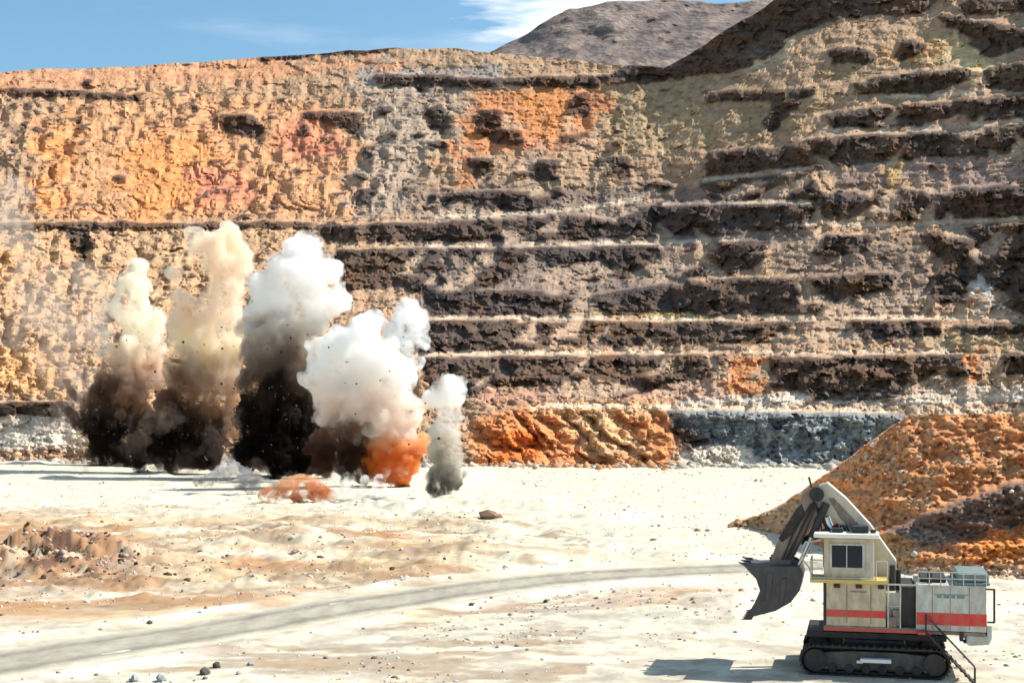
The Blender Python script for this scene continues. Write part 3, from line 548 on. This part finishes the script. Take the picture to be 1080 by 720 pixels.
spikes('dirt_jet', d, (192, 472), [(168, 385, 10), (182, 366, 9), (148, 412, 8), (206, 386, 9), (238, 405, 9), (248, 432, 8), (220, 396, 8)], smoke_mat('brown_dirt2', (.14, .08, .05), (.80, .60, .42), 8, 26, .5, .3, .46), e, 6)
# 3
e, d = cloud(300, 504, 'tallest dark blast cloud in the middle with a ragged white head')
puff_mesh('dust_plume', d, [(322, 268, 21), (308, 290, 26), (340, 286, 20), (286, 308, 24), (332, 306, 24), (356, 316, 14), (274, 330, 17), (306, 326, 28), (346, 304, 17), (318, 256, 10), (272, 348, 14), (332, 336, 18), (294, 346, 22)], smoke_mat('white_dust', GREY, WHITE, 24, 38, .5, .12, .44), e, 7)
puff_mesh('dust_column', d, [(300, 346, 29), (290, 376, 31), (318, 372, 26), (280, 404, 28), (312, 400, 28), (266, 372, 16), (270, 346, 16), (330, 350, 16)], smoke_mat('brown_dust', (.10, .07, .055), (.82, .76, .70), 16, 36, .45, .14, .46, (.42, .33, .27)), e, 8, ragged=1.4)
puff_mesh('dirt_base', d, [(298, 474, 30), (270, 470, 22), (325, 476, 22), (300, 446, 30), (272, 440, 24), (324, 446, 22), (295, 420, 24), (262, 486, 14), (340, 488, 13), (318, 494, 10)], smoke_mat('black_dirt3', (.035, .026, .024), (.16, .11, .09), 10, 26, 1.1, .25, .42), e, 9, ragged=1.6)
spikes('dirt_jet', d, (300, 470), [(286, 350, 11), (302, 340, 10), (262, 380, 10), (320, 362, 10), (332, 400, 9), (246, 426, 8), (346, 436, 8)], smoke_mat('brown_dirt3', (.07, .05, .04), (.55, .43, .34), 10, 34, .55, .3, .45), e, 10)
# 4
e, d = cloud(392, 514, 'big billowing white blast cloud over a glowing orange dust base')
puff_mesh('dust_plume', d, [(385, 348, 18), (368, 368, 24), (350, 376, 22), (400, 374, 22), (414, 400, 26), (390, 398, 28), (360, 402, 28), (340, 400, 20), (422, 430, 22), (400, 436, 26), (370, 430, 26), (346, 430, 20), (424, 456, 16), (400, 458, 16), (376, 452, 16), (336, 384, 14)], smoke_mat('bright_dust', (.93, .86, .80), (.99, .985, .975), 14, 24, .5, .15, .42), e, 11)
puff_mesh('orange_base', d, [(412, 474, 20), (425, 485, 18), (402, 488, 18), (420, 500, 13), (434, 470, 13), (404, 504, 10), (396, 470, 14)], smoke_mat('orange_dust', (.84, .34, .07), (.97, .74, .46), 3, 13, .7, .3, .42), e, 12, ragged=1.3)
puff_mesh('dirt_base', d, [(362, 460, 22), (374, 480, 20), (350, 482, 17), (382, 496, 11), (424, 514, 7), (338, 466, 14), (364, 500, 10), (380, 460, 16)], smoke_mat('brown_dirt4', (.12, .06, .04), (.72, .48, .36), 6, 19, .8, .3, .44), e, 13, ragged=1.4)
spikes('dirt_jet', d, (370, 490), [(338, 440, 8), (392, 446, 8), (350, 428, 7), (436, 446, 7)], smoke_mat('brown_dirt5', (.15, .08, .05), (.70, .46, .34), 4, 16, .6, .3, .45), e, 14)
# bluish puff behind
X1, D1, _ = gp(428, 506); e = empty('smoke_cloud', (X1, D1, 0)); tag(e, 'small bluish white smoke puff floating behind the big white blast cloud', 'smoke puff')
puff_mesh('smoke_puff', D1, [(426, 332, 16), (410, 340, 12), (440, 344, 13), (430, 362, 15), (446, 362, 9), (436, 382, 10), (418, 354, 13), (446, 332, 7)], smoke_mat('pale_smoke', (.90, .95, .985), (.97, .98, .99), 20, 35, .45, .16, .44), e, 15)
# 5
e, d = cloud(472, 527, 'smallest blast cloud, rightmost of the row, narrow grey column on a black foot')
puff_mesh('dust_plume', d, [(474, 408, 14), (462, 422, 14), (482, 420, 12), (470, 442, 15), (474, 460, 13), (466, 476, 13), (478, 484, 13), (460, 450, 10), (486, 440, 8), (470, 496, 12), (484, 500, 8)], smoke_mat('grey_dust', (.74, .70, .63), (.985, .975, .96), 8, 16, .65, .22, .44), e, 16, ragged=.9, voxel=.4)
puff_mesh('dirt_base', d, [(470, 508, 13), (460, 514, 10), (482, 513, 9), (472, 516, 10), (474, 496, 13), (468, 486, 11), (482, 500, 9), (462, 500, 8)], smoke_mat('black_dirt5', (.04, .04, .04), (.62, .58, .50), .5, 7, .9, .4, .43), e, 17, ragged=1.2, voxel=.4)
# low dust on the ground
for (blobs, lo_, hi_, lab, sd, dn) in (
    ([(290, 522, 8), (300, 517, 11), (314, 510, 11), (326, 514, 11), (338, 520, 10), (352, 524, 7), (280, 524, 6), (362, 526, 5), (312, 522, 10), (322, 505, 7)], (.66, .27, .10), (.96, .70, .45), 'low orange dust heap in front of the dark middle blast cloud', 21, 1.2),
    ([(222, 506, 7), (234, 500, 11), (246, 496, 12), (258, 504, 12), (270, 510, 10), (284, 512, 8), (210, 508, 5), (240, 486, 8), (296, 512, 8)], (.20, .21, .23), (.66, .66, .68), 'low grey dust puff in front of the dark blast bases', 22, .6),
    ([(372, 520, 8), (384, 522, 9), (384, 506, 6), (398, 518, 10), (399, 502, 5), (412, 524, 8), (428, 524, 7), (440, 520, 9), (442, 506, 6), (454, 524, 7), (366, 512, 6), (366, 502, 4), (350, 522, 7)], (.93, .89, .84), (.99, .985, .97), 'low white dust with ragged top around the foot of the orange base', 23, .6),
    ([(498, 512, 8), (508, 504, 8), (518, 512, 8), (530, 518, 6), (492, 522, 6), (504, 520, 7), (520, 500, 5)], (.93, .89, .84), (.99, .985, .97), 'faint white dust on the floor right of the smallest blast cloud', 24, .35)):
    e, d = cloud(blobs[0][0], max(b[1] + b[2] for b in blobs) + 1, lab, name='ground_dust')
    puff_mesh('dust', d, blobs, smoke_mat('ground_dust_%d' % sd, lo_, hi_, 1, 6, dn, .4, .46), e, sd, ragged=.75, voxel=.35)
e, d = cloud(250, 506, 'brown dust low on the floor joining the feet of the four big blast clouds', name='ground_dust')
puff_mesh('dust', d, [(90, 486, 12), (140, 470, 18), (160, 488, 14), (226, 470, 18), (236, 492, 12), (200, 492, 12), (180, 440, 16), (246, 440, 14), (340, 500, 12), (80, 470, 12), (268, 494, 12)], smoke_mat('bridge_dust', (.16, .11, .09), (.50, .38, .31), 4, 18, .10, .3, .46), e, 40, ragged=2.2)
n = 420; fx0 = rs.choice([115, 190, 300, 370, 472], n, p=[.27, .29, .32, .10, .02]); fD = np.interp(fx0, [115, 190, 300, 370, 472], [349, 323, 305, 268, 229]); th = rs.normal(0, .55, n); rr_ = rs.gamma(3.2, 26, n) * np.where(fx0 > 400, .4, 1)
fx1 = fx0 + np.sin(th) * rr_ * .9; fy1 = 485 - np.cos(th) * rr_ * 1.1; fD = fD + rs.normal(-6, 4, n)
rubble('flying_debris', np.stack([(fx1 - 540) / F * fD, fD, np.maximum(H + (HOR - fy1) / F * fD, .2)], -1), rs.gamma(1.2, .08, n) + .05, np.tile(np.array([[.06, .045, .04]]), (n, 1)), rmat)
e, d = cloud(70, 486, 'thin see-through grey dust veil drifting left of the leftmost blast cloud', name='dust_veil')
puff_mesh('veil', d, [(60, 330, 34), (90, 300, 26), (34, 300, 28), (90, 350, 32), (66, 380, 30), (20, 350, 20), (8, 240, 26), (14, 205, 22), (30, 262, 20), (90, 410, 26), (76, 440, 22), (104, 320, 28)], smoke_mat('thin_dust', (.78, .68, .6), (.86, .78, .70), 8, 34, .03, .1, .44), e, 30, voxel=1.2)
bpy.data.objects[e.name].children[0]['kind'] = 'stuff'

# ------------------------------------------------------------------ mining shovel
def paint(name, col, rough=.5, dirt=.35, metal=0.0, dcol=(.42, .36, .27)):
    m = bpy.data.materials.new(name); m.use_nodes = True; t = m.node_tree; b = t.nodes['Principled BSDF']; N = t.nodes.new; K = t.links.new
    b.inputs['Roughness'].default_value = rough; b.inputs['Metallic'].default_value = metal; b.inputs['Specular IOR Level'].default_value = .3
    g = N('ShaderNodeNewGeometry'); n1 = N('ShaderNodeTexNoise'); n1.inputs['Scale'].default_value = 2.2; n1.inputs['Detail'].default_value = 9; n1.inputs['Roughness'].default_value = .7
    mp = N('ShaderNodeMapping'); mp.inputs['Scale'].default_value = (1, 1, .45); K(g.outputs['Position'], mp.inputs[0]); K(mp.outputs[0], n1.inputs[0])
    cr = N('ShaderNodeValToRGB'); e_ = cr.color_ramp.elements; e_[0].position = .38; e_[1].position = .62; e_[0].color = (0, 0, 0, 1); e_[1].color = (dirt, dirt, dirt, 1); K(n1.outputs['Fac'], cr.inputs[0])
    mx2 = N('ShaderNodeMix'); mx2.data_type = 'RGBA'; mx2.inputs['A'].default_value = (*col, 1); mx2.inputs['B'].default_value = (*dcol, 1); K(cr.outputs[0], mx2.inputs['Factor']); K(mx2.outputs['Result'], b.inputs['Base Color'])
    bp = N('ShaderNodeBump'); bp.inputs['Strength'].default_value = .15; bp.inputs['Distance'].default_value = .03; K(n1.outputs['Fac'], bp.inputs['Height']); K(bp.outputs[0], b.inputs['Normal'])
    return m
MW = paint('cream_paint', (.60, .50, .36), .5, .7, dcol=(.33, .25, .17)); MG = paint('pale_grey_paint', (.54, .55, .50), .5, .6, dcol=(.30, .24, .18)); MR = paint('red_paint', (.62, .04, .035), .5, .4, dcol=(.42, .2, .13))
MK = paint('black_steel', (.022, .021, .023), .6, .25, dcol=(.12, .10, .085)); MT = paint('tan_steel', (.30, .225, .185), .6, .7, dcol=(.12, .09, .08)); MBK = paint('bucket_steel', (.055, .05, .055), .5, .35, dcol=(.15, .13, .12))
MC = paint('chrome_rod', (.6, .6, .62), .25, .1, .8); ML = paint('teal_grey_paint', (.12, .20, .21), .5, .4); MY = paint('yellow_rail', (.62, .45, .12), .5, .3); MRO = paint('rock_load', (.2,.15,.12), .9, .6)
GLS = bpy.data.materials.new('dark_glass'); GLS.use_nodes = True; gb = GLS.node_tree.nodes['Principled BSDF']; gb.inputs['Base Color'].default_value = (.008, .014, .026, 1); gb.inputs['Roughness'].default_value = .12; gb.inputs['Specular IOR Level'].default_value = .25
class MB:
    def __init__(s): s.bm = bmesh.new()
    def box(s, x0, x1, y0, y1, z0, z1, rot=0, bev=.0):
        r = bmesh.ops.create_cube(s.bm, size=1, matrix=Matrix.Translation(((x0 + x1) / 2, (y0 + y1) / 2, (z0 + z1) / 2)) @ Matrix.Rotation(rot, 4, 'Y') @ Matrix.Diagonal((x1 - x0, y1 - y0, z1 - z0, 1))); return s
    def poly(s, pts, y0, y1):
        a = [s.bm.verts.new((x, y0, z)) for x, z in pts]; b = [s.bm.verts.new((x, y1, z)) for x, z in pts]; n = len(pts)
        s.bm.faces.new(a); s.bm.faces.new(b[::-1])
        for i in range(n): s.bm.faces.new((a[i], b[i], b[(i + 1) % n], a[(i + 1) % n]))
        return s
    def tube(s, pts, r, seg=10):
        for a, b in zip(pts[:-1], pts[1:]):
            a, b = Vector(a), Vector(b); d_ = b - a
            M_ = Matrix.Translation((a + b) / 2) @ d_.to_track_quat('Z', 'Y').to_matrix().to_4x4()
            bmesh.ops.create_cone(s.bm, cap_ends=True, segments=seg, radius1=r, radius2=r, depth=d_.length + r * .6, matrix=M_)
        return s
    def disc(s, x, z, r, y0, y1, seg=20): return s.tube([(x, y0, z), (x, y1, z)], r, seg)
    def build(s, name, mat, parent, bev=.03):
        bmesh.ops.recalc_face_normals(s.bm, faces=s.bm.faces[:]); me = bpy.data.meshes.new(name); s.bm.to_mesh(me); s.bm.free(); o = link(name, me, mat, parent)
        if bev:
            b = o.modifiers.new('edge', 'BEVEL'); b.width = bev; b.segments = 2; b.limit_method = 'ANGLE'; b.angle_limit = R(40)
        return o
MD_ = 81.0; MX0 = 20.83; YAW = R(14); ex = empty('mining_shovel', (MX0, MD_, 0), -YAW); tag(ex, 'white and red tracked mining shovel with dark bucket hanging open to the left', 'excavator')
NY = -2.7                                        # near side of the upper body
def q(x, y, d_): k_ = (x - 540) / F; X_1 = (k_ * d_ - MX0) / (math.cos(YAW) + k_ * math.sin(YAW)); return (X_1, H + (HOR - y) / F * (d_ - X_1 * math.sin(YAW)))      # survey of the machine's profile
def qp(pts, d_): return [q(x, y, d_) for x, y in pts]
# undercarriage
for sy in (-1, 1):
    y0, y1 = sorted((sy * 2.0, sy * 3.3)); tr = MB(); prof = []
    Lh, zt = 3.95, 1.62
    def loop(o_=0.0):
        pts = []
        for k in range(13): a = math.pi / 2 + math.pi * k / 12; pts.append((-Lh + .75 + (.78 + o_) * math.cos(a), .84 + (.78 + o_) * math.sin(a)))
        for k in range(13): a = -math.pi / 2 + math.pi * k / 12; pts.append((Lh - .75 + (.78 + o_) * math.cos(a), .84 + (.78 + o_) * math.sin(a)))
        return pts
    lp_ = loop(); li = loop(-.14); lp_.append(lp_[0]); li.append(li[0])
    dens_o = []; 
    for (a, b) in zip(lp_[:-1], lp_[1:]):
        L_ = math.dist(a, b); n_ = max(1, round(L_ / .38))
        for k in range(n_): t = (k + .5) / n_; dens_o.append((a[0] + (b[0] - a[0]) * t, a[1] + (b[1] - a[1]) * t, math.atan2(b[1] - a[1], b[0] - a[0]), L_ / n_))
    for (x, z, a, l_) in dens_o:
        M_ = Matrix.Translation((x, (y0 + y1) / 2, z)) @ Matrix.Rotation(-a, 4, 'Y')
        bmesh.ops.create_cube(tr.bm, size=1, matrix=M_ @ Matrix.Diagonal((l_ * .92, 1.3, .09, 1)))
        bmesh.ops.create_cube(tr.bm, size=1, matrix=M_ @ Matrix.Translation((0, 0, -.07)) @ Matrix.Diagonal((.07, 1.3, .08, 1)))
        bmesh.ops.create_cube(tr.bm, size=1, matrix=M_ @ Matrix.Translation((0, 0, .1)) @ Matrix.Diagonal((l_ * .99, .45, .13, 1)))
    t_ = tr.build('track', MK, ex, .012)
    fr = MB().poly([(-3.0, .5), (-2.8, 1.25), (-1.2, 1.38), (1.2, 1.38), (2.8, 1.25), (3.0, .5), (2.2, .42), (-2.2, .42)], y0 + .28, y1 - .28).build('track_frame', paint('track_frame_grey', (.05, .048, .05), .6, .4, dcol=(.2, .17, .14)), t_)
    yo = y0 + .02 if sy < 0 else y1 - .02
    for xw, rw, nm in ((-3.2, .62, 'sprocket'), (3.2, .6, 'idler')):
        w_ = MB().disc(xw, .84, rw, y0 + .2, y1 - .2, 24); 
        for k in range(10): w_.box(xw + math.cos(k * .628) * rw - .06, xw + math.cos(k * .628) * rw + .06, y0 + .45, y1 - .45, .84 + math.sin(k * .628) * rw - .06, .84 + math.sin(k * .628) * rw + .06)
        w_.disc(xw, .84, .26, y0 + .1, y1 - .1, 16); w_.build(nm, MK, t_, .02)
    for k in range(6): MB().disc(-2.25 + k * .9, .42, .24, y0 + .2, y1 - .2, 16).build('roller', MK, t_, .02)
    if sy < 0: MB().box(-.75, .9, y0 - .28, y0 + .3, .86, 1.05).box(-.95, -.6, y0 - .22, y0 + .3, .80, .92).build('gap_light_bar', paint('gap_light_white', (.8, .8, .78), .5, .1), t_, .02)  # pale bar added for the bright gap seen through the undercarriage
MB().poly([(-1.9, .7), (-1.6, 1.9), (1.6, 1.9), (1.9, .7)], -2.1, 2.1).box(-3.6, 3.2, -1.2, 1.2, 1.9, 2.1).build('car_body', MK, ex)
MB().disc(0, 0, 0, 0, 0) if False else None
sw = MB(); sw.tube([(0, 0, 1.9), (0, 0, 2.42)], 1.75, 32); sw.build('slew_ring', MK, ex, .02)
# the dark skirt and bumper between deck and tracks
MB().box(-3.7, 3.9, -2.2, 2.2, 1.95, 2.3).build('skirt', MK, ex)
# revolving deck
MB().box(-2.75, 2.55, NY, 2.7, 2.42, 2.72).box(2.55, 5.9, NY, 2.7, 2.42, 2.6).build('deck', MT, ex)
MB().box(-2.74, 2.3, NY - .02, NY + .1, 2.46, 2.60).build('deck_stripe', MR, ex, 0)
rs_ = MB().box(-2.75, .62, NY, -.7, 2.722, 5.12).build('cab_base', MW, ex, .04)
MB().box(-2.753, .615, NY - .015, NY + .1, 3.22, 3.62).build('red_stripe', MR, rs_, .0)
MB().box(-2.77, -2.60, NY - .02, NY + .08, 2.74, 5.1).build('corner_post', MK, rs_, .01)
MB().box(-.2, -.16, NY - .02, NY + .05, 2.9, 5.0).box(-1.5, -1.46, NY - .02, NY + .05, 2.9, 5.0).box(-1.3, -.4, NY - .012, NY + .05, 4.62, 4.70).build('panel_seam', MT, rs_, 0)
MB().box(-3.5, .75, NY - .35, -.6, 5.13, 5.34).build('cab_platform', MY, ex)
cab = MB().box(-2.75, .0, NY + .05, -.75, 5.36, 7.62).build('cab', MW, ex, .08)
MB().box(-3.3, .28, NY - .2, -.6, 7.63, 7.86).build('cab_roof', paint('white_roof', (.82, .80, .72), .4, .15), cab, .05)
w1 = MB().box(-2.32, -.62, NY + .0, NY + .12, 5.98, 7.22).build('side_window', GLS, cab, .01)
MB().box(-2.42, -2.30, NY - .03, NY + .1, 5.88, 7.32).box(-.64, -.52, NY - .03, NY + .1, 5.88, 7.32).box(-2.30, -.64, NY - .03, NY + .1, 7.22, 7.32).box(-2.30, -.64, NY - .03, NY + .1, 5.88, 5.98).box(-1.52, -1.46, NY - .02, NY + .1, 5.98, 7.22).build('window_frame', MG, w1, .01)
MB().box(-2.79, -2.70, NY + .3, -1.0, 5.95, 7.3).build('front_window', GLS, cab, .01)
MB().box(-.42, -.1, NY + .03, NY + .12, 5.45, 7.4).build('cab_door', MG, cab, .02)
ant = MB().tube([(-2.9, -1.2, 7.86), (-2.95, -1.2, 9.0)], .03).build('antenna', MK, cab, 0)
MB().box(-2.3, -1.7, -2.0, -1.2, 7.87, 8.1).box(-1.2, -.3, -2.1, -1.0, 7.87, 8.25).box(-.2, .1, -1.9, -1.5, 7.87, 8.05).build('roof_lights', MK, cab, .03)
# handrails on the cab platform
hr = MB().tube([(-3.45, NY - .3, 5.34), (-3.45, NY - .3, 6.4), (-2.8, NY - .3, 6.4)], .035).tube([(-3.45, NY - .3, 5.9), (-2.8, NY - .3, 5.9)], .03).tube([(-3.45, NY - .3, 6.4), (-3.45, -.7, 6.4), (-3.45, -.7, 5.34)], .035)
hr.tube([(-3.45, NY - .3, 5.42), (.1, NY - .3, 5.42)], .03); hr.tube([(.1, NY - .3, 5.34), (.1, NY - .3, 6.4), (.7, NY - .3, 6.4), (.7, NY - .3, 5.34)], .035); hr.build('cab_handrail', MG, ex, 0)
mr = MB().tube([(-2.9, NY, 7.5), (-3.75, NY - .1, 7.35), (-3.95, NY - .1, 6.9), (-3.85, NY - .1, 6.3), (-3.55, NY - .1, 5.95), (-3.4, NY - .1, 5.4)], .045); mr.build('mirror_arm', MG, ex, 0)
# middle walkway, stair and dark doorway
MB().box(.64, 1.45, -2.2, 1.6, 2.722, 4.6).build('valve_box', MG, ex, .04)
MB().box(1.47, 2.2, -2.35, 2.2, 2.722, 4.95).build('engine_bulkhead', MK, ex, .02)
pl = MB()
for x_ in (.75, 1.4, 2.28): pl.tube([(x_, NY + .05, 2.72), (x_, NY + .05, 5.1)], .05)
pl.tube([(.75, NY + .05, 3.9), (1.4, NY + .05, 3.9)], .035).tube([(.75, NY + .05, 5.1), (2.28, NY + .05, 5.1)], .045); pl.build('walkway_rail', MG, ex, 0)
MB().tube([(1.0, -1.3, 4.6), (1.0, -1.3, 6.0)], .16, 14).tube([(1.35, -.9, 4.6), (1.35, -.9, 5.7)], .13, 14).build('exhaust_stack', MK, ex, 0)
# engine house
eh = MB().box(2.25, 5.95, NY, 2.7, 2.62, 5.15).build('engine_house', MG, ex, .06)
MB().box(2.26, 5.96, NY - .015, NY + .1, 2.95, 3.62).build('red_stripe', MR, eh, 0)
MB().box(3.2, 5.0, NY - .02, NY + .1, 4.62, 4.66).box(3.35, 3.6, NY - .02, NY + .1, 4.45, 4.6).box(3.7, 4.0, NY - .02, NY + .1, 4.45, 4.6).box(4.1, 4.3, NY - .02, NY + .1, 4.45, 4.6).box(4.4, 4.8, NY - .02, NY + .1, 4.45, 4.6).build('lettering_marks', ML, eh, 0)  # dark blocks standing in for illegible lettering
for x_ in (3.1, 4.05, 5.05): MB().box(x_ - .02, x_ + .02, NY - .012, NY + .1, 2.7, 5.05).build('panel_seam', MT, eh, 0)
MB().box(4.3, 6.15, NY + .1, 2.3, 5.16, 5.32).box(4.5, 6.1, NY + .3, 2.0, 5.33, 5.75).build('radiator_hood', ML, eh, .05)
MB().box(2.5, 3.9, -1.6, 1.6, 5.16, 5.45).tube([(3.0, -1.9, 5.15), (3.0, -1.9, 5.75)], .14, 14).build('air_cleaner', MK, eh, .05)
hr = MB()
for k in range(7): hr.tube([(2.35 + k * .6, NY + .05, 5.15), (2.35 + k * .6, NY + .05, 5.85)], .028)
hr.tube([(2.35, NY + .05, 5.85), (5.95, NY + .05, 5.85)], .032).tube([(2.35, NY + .05, 5.5), (5.95, NY + .05, 5.5)], .025); hr.build('roof_handrail', MG, eh, 0)
cw = MB().poly([(4.9, 2.42), (4.9, 1.95), (5.1, 1.85), (6.1, 1.95), (6.25, 2.3), (6.25, 3.0), (5.97, 3.0), (5.97, 2.42)], NY + .05, 2.65).build('counterweight', MG, ex, .06)
MB().box(4.55, 4.75, NY - .05, NY + .5, 2.1, 2.6).box(4.75, 5.7, NY + .1, NY + .6, 1.98, 2.12).build('tow_bracket', MK, cw, .02)
MB().tube([(6.35, NY, 3.2), (6.35, NY, 5.0)], .06).tube([(6.35, NY, 3.2), (6.0, NY, 3.2)], .05).tube([(6.35, NY, 5.0), (5.95, NY, 5.0)], .05).build('rear_rail', MK, ex, 0)
# ladder
ld_ = MB(); a_ = Vector((2.75, NY - .1, 2.62)); b_ = Vector((5.25, NY - .9, .05))
for off in (-.0, -.7): ld_.tube([a_ + Vector((0, off, 0)), b_ + Vector((0, off, 0))], .06)
for k in range(11): c_ = a_.lerp(b_, (k + .3) / 11); ld_.box(c_.x - .14, c_.x + .14, c_.y - .7, c_.y, c_.z - .02, c_.z + .02)
for k in (0, 1): ld_.tube([a_ + Vector((.0, -.7 * k, .9)), b_ + Vector((.0, -.7 * k, .9))], .03).tube([a_ + Vector((0, -.7 * k, 0)), a_ + Vector((0, -.7 * k, .9))], .03).tube([b_ + Vector((0, -.7 * k, 0)), b_ + Vector((0, -.7 * k, .9))], .03)
ld_.build('ladder', MK, ex, 0)
MB().box(2.3, 3.0, NY - .8, NY, 2.5, 2.62).build('landing', MR, ex, .02)
# boom, stick and bucket on the centre line
BD = MD_
bo = MB().poly(qp([(859, 520), (864, 511), (873, 508), (892, 524), (918, 552), (945, 590), (946, 642), (916, 642), (919, 602), (900, 570), (880, 546), (866, 538)], BD), -.75, .75).build('boom', paint('boom_cream', (.58, .52, .42), .5, .55), ex, .05)
MB().poly(qp([(874, 524), (880, 524), (906, 552), (904, 562), (886, 545)], BD), -.78, -.70).build('boom_plate', MT, bo, .01)
for yy in (-.95, .95):
    h0, h1 = q(905, 630, BD), q(872, 545, BD); m_ = ((h0[0] + h1[0]) / 2, (h0[1] + h1[1]) / 2)
    o = MB().tube([(h0[0], yy, h0[1]), (m_[0], yy, m_[1])], .24, 16).build('boom_cylinder', MK, ex, 0); MB().tube([(m_[0], yy, m_[1]), (h1[0], yy, h1[1])], .13, 14).build('piston_rod', MC, o, 0)
pin = MB(); x_, z_ = q(862, 520, BD); pin.disc(x_, z_, .42, -1.05, 1.05, 20); x_, z_ = q(856, 514, BD); pin.tube([(x_, 0, z_), (x_ - .15, 0, z_ + .6)], .06); pin.build('boom_head', MK, ex, .02)
st = MB()
for y0, y1 in ((-.9, -.45), (.45, .9)): st.poly(qp([(868, 524), (858, 514), (847, 522), (838, 540), (820, 572), (812, 592), (814, 603), (828, 604), (836, 590), (848, 566), (862, 544)], BD), y0, y1)
for (x, y) in ((852, 532), (838, 560), (824, 588)): x_, z_ = q(x, y, BD); st.disc(x_, z_, .3, -.5, .5, 14)
st.build('stick', MT, ex, .04)
st2 = MB().poly(qp([(846, 530), (840, 536), (822, 566), (826, 570), (836, 562), (850, 540)], BD), -.93, -.90).build('stick_plate', MK, ex, 0)
for yy in (-.35, .35):
    h0, h1 = q(872, 530, BD), q(842, 597, BD); m_ = ((h0[0] + h1[0] * 1) / 2, (h0[1] + h1[1]) / 2)
    o = MB().tube([(h0[0], yy * 2.9, h0[1]), (m_[0], yy * 2.9, m_[1])], .22, 16).build('bucket_cylinder', MK, ex, 0); MB().tube([(m_[0], yy * 2.9, m_[1]), (h1[0], yy * 2.9, h1[1])], .12, 14).build('piston_rod', MC, o, 0)
    h0, h1 = q(884, 556, BD), q(846, 570, BD); o = MB().tube([(h0[0], yy, h0[1]), (h1[0], yy, h1[1])], .2, 14).build('crowd_cylinder', MK, ex, 0)
hs = MB()
for k in range(3): hs.tube([(*[q(858 + k, 528, BD)[0]], -1.0 + k * .1, q(858, 528, BD)[1]), (q(872 + k * 2, 556, BD)[0], -1.05, q(872, 556, BD)[1]), (q(874, 590, BD)[0], -.9, q(874, 590, BD)[1])], .05, 8)
for k in range(4): a1, a2, a3 = q(856 + k * 2, 530, BD), q(838 + k * 3, 560, BD), q(826 + k * 3, 588, BD); hs.tube([(a1[0], -.98, a1[1]), (a2[0] + .15 * (k % 2), -1.0 - .05 * k, a2[1]), (a3[0], -.98, a3[1])], .045, 8)
for k in range(5): a1, a2 = q(880 + k * 3, 552, BD), q(906 + k * 3, 600, BD); hs.tube([(a1[0], -.86, a1[1]), (a2[0], -.9, a2[1])], .05, 8)
hs.build('hydraulic_hose', MK, ex, 0)
gr_ = random.Random(8); cl_ = MB()
for (x0, x1, y0, y1, z0, z1) in ((.7, 1.2, -2.68, -2.2, 2.73, 3.3), (1.0, 1.45, -2.6, -2.2, 3.3, 3.7), (.1, .5, -.65, .4, 2.73, 5.9), (-1.9, -1.2, -.6, .2, 2.73, 5.6)): cl_.box(x0, x1, y0, y1, z0, z1)
cl_.build('hydraulic_tank', MT, ex, .03)
for x_ in (-2.2, -1.0, .2): MB().box(x_, x_ + .34, NY - .12, NY - .0, 4.85, 5.05).build('work_lamp', MK, ex, .02)
outer = qp([(786, 591), (800, 594), (822, 593), (844, 593), (848, 604), (845, 618), (836, 630), (820, 639), (804, 643), (789, 647)], BD)
side = outer + qp([(798, 632), (804, 618), (800, 606)], BD)
BW = 2.0; bk = MB()
for y0, y1 in ((-BW, -BW + .12), (BW - .12, BW)): bk.poly(side, y0, y1)
cen = Vector(q(822, 614, BD)); inner = [((Vector(p_) - cen) * .93 + cen)[:] for p_ in outer]
for i in range(len(outer) - 1): bk.poly([outer[i], outer[i + 1], inner[i + 1], inner[i]], -BW + .12, BW - .12)
bk_ = bk.build('bucket', MBK, ex, .02)
for k in range(6):
    y_ = -BW + .2 + k * (2 * BW - .4) / 5; tx_, tz_ = q(790, 646, BD)
    MB().poly([(tx_ + .35, tz_ + .14), (tx_ - .32, tz_ - .14), (tx_ + .3, tz_ - .12)], y_ - .12, y_ + .12).build('tooth', MBK, bk_, .01)
    tx_, tz_ = q(787, 591, BD)
    if k % 2 == 0: MB().poly([(tx_ + .3, tz_ + .08), (tx_ - .35, tz_ + .1), (tx_ + .3, tz_ - .22)], y_ - .12, y_ + .12).build('lip_tooth', MBK, bk_, .01)
rb = MB()
for (x, y) in ((812, 600), (826, 606)): rb.poly(qp([(x, y), (x + 6, y - 1), (x + 2, y + 26), (x - 3, y + 28)], BD), -BW - .06, -BW)
rb.build('bucket_rib', MBK, bk_, .01)
for yy in (-.7, .7): MB().poly(qp([(812, 586), (826, 582), (842, 590), (846, 600), (816, 600)], BD), yy - .15, yy + .15).build('bucket_bracket', MBK, bk_, .02)

#--CONT4--
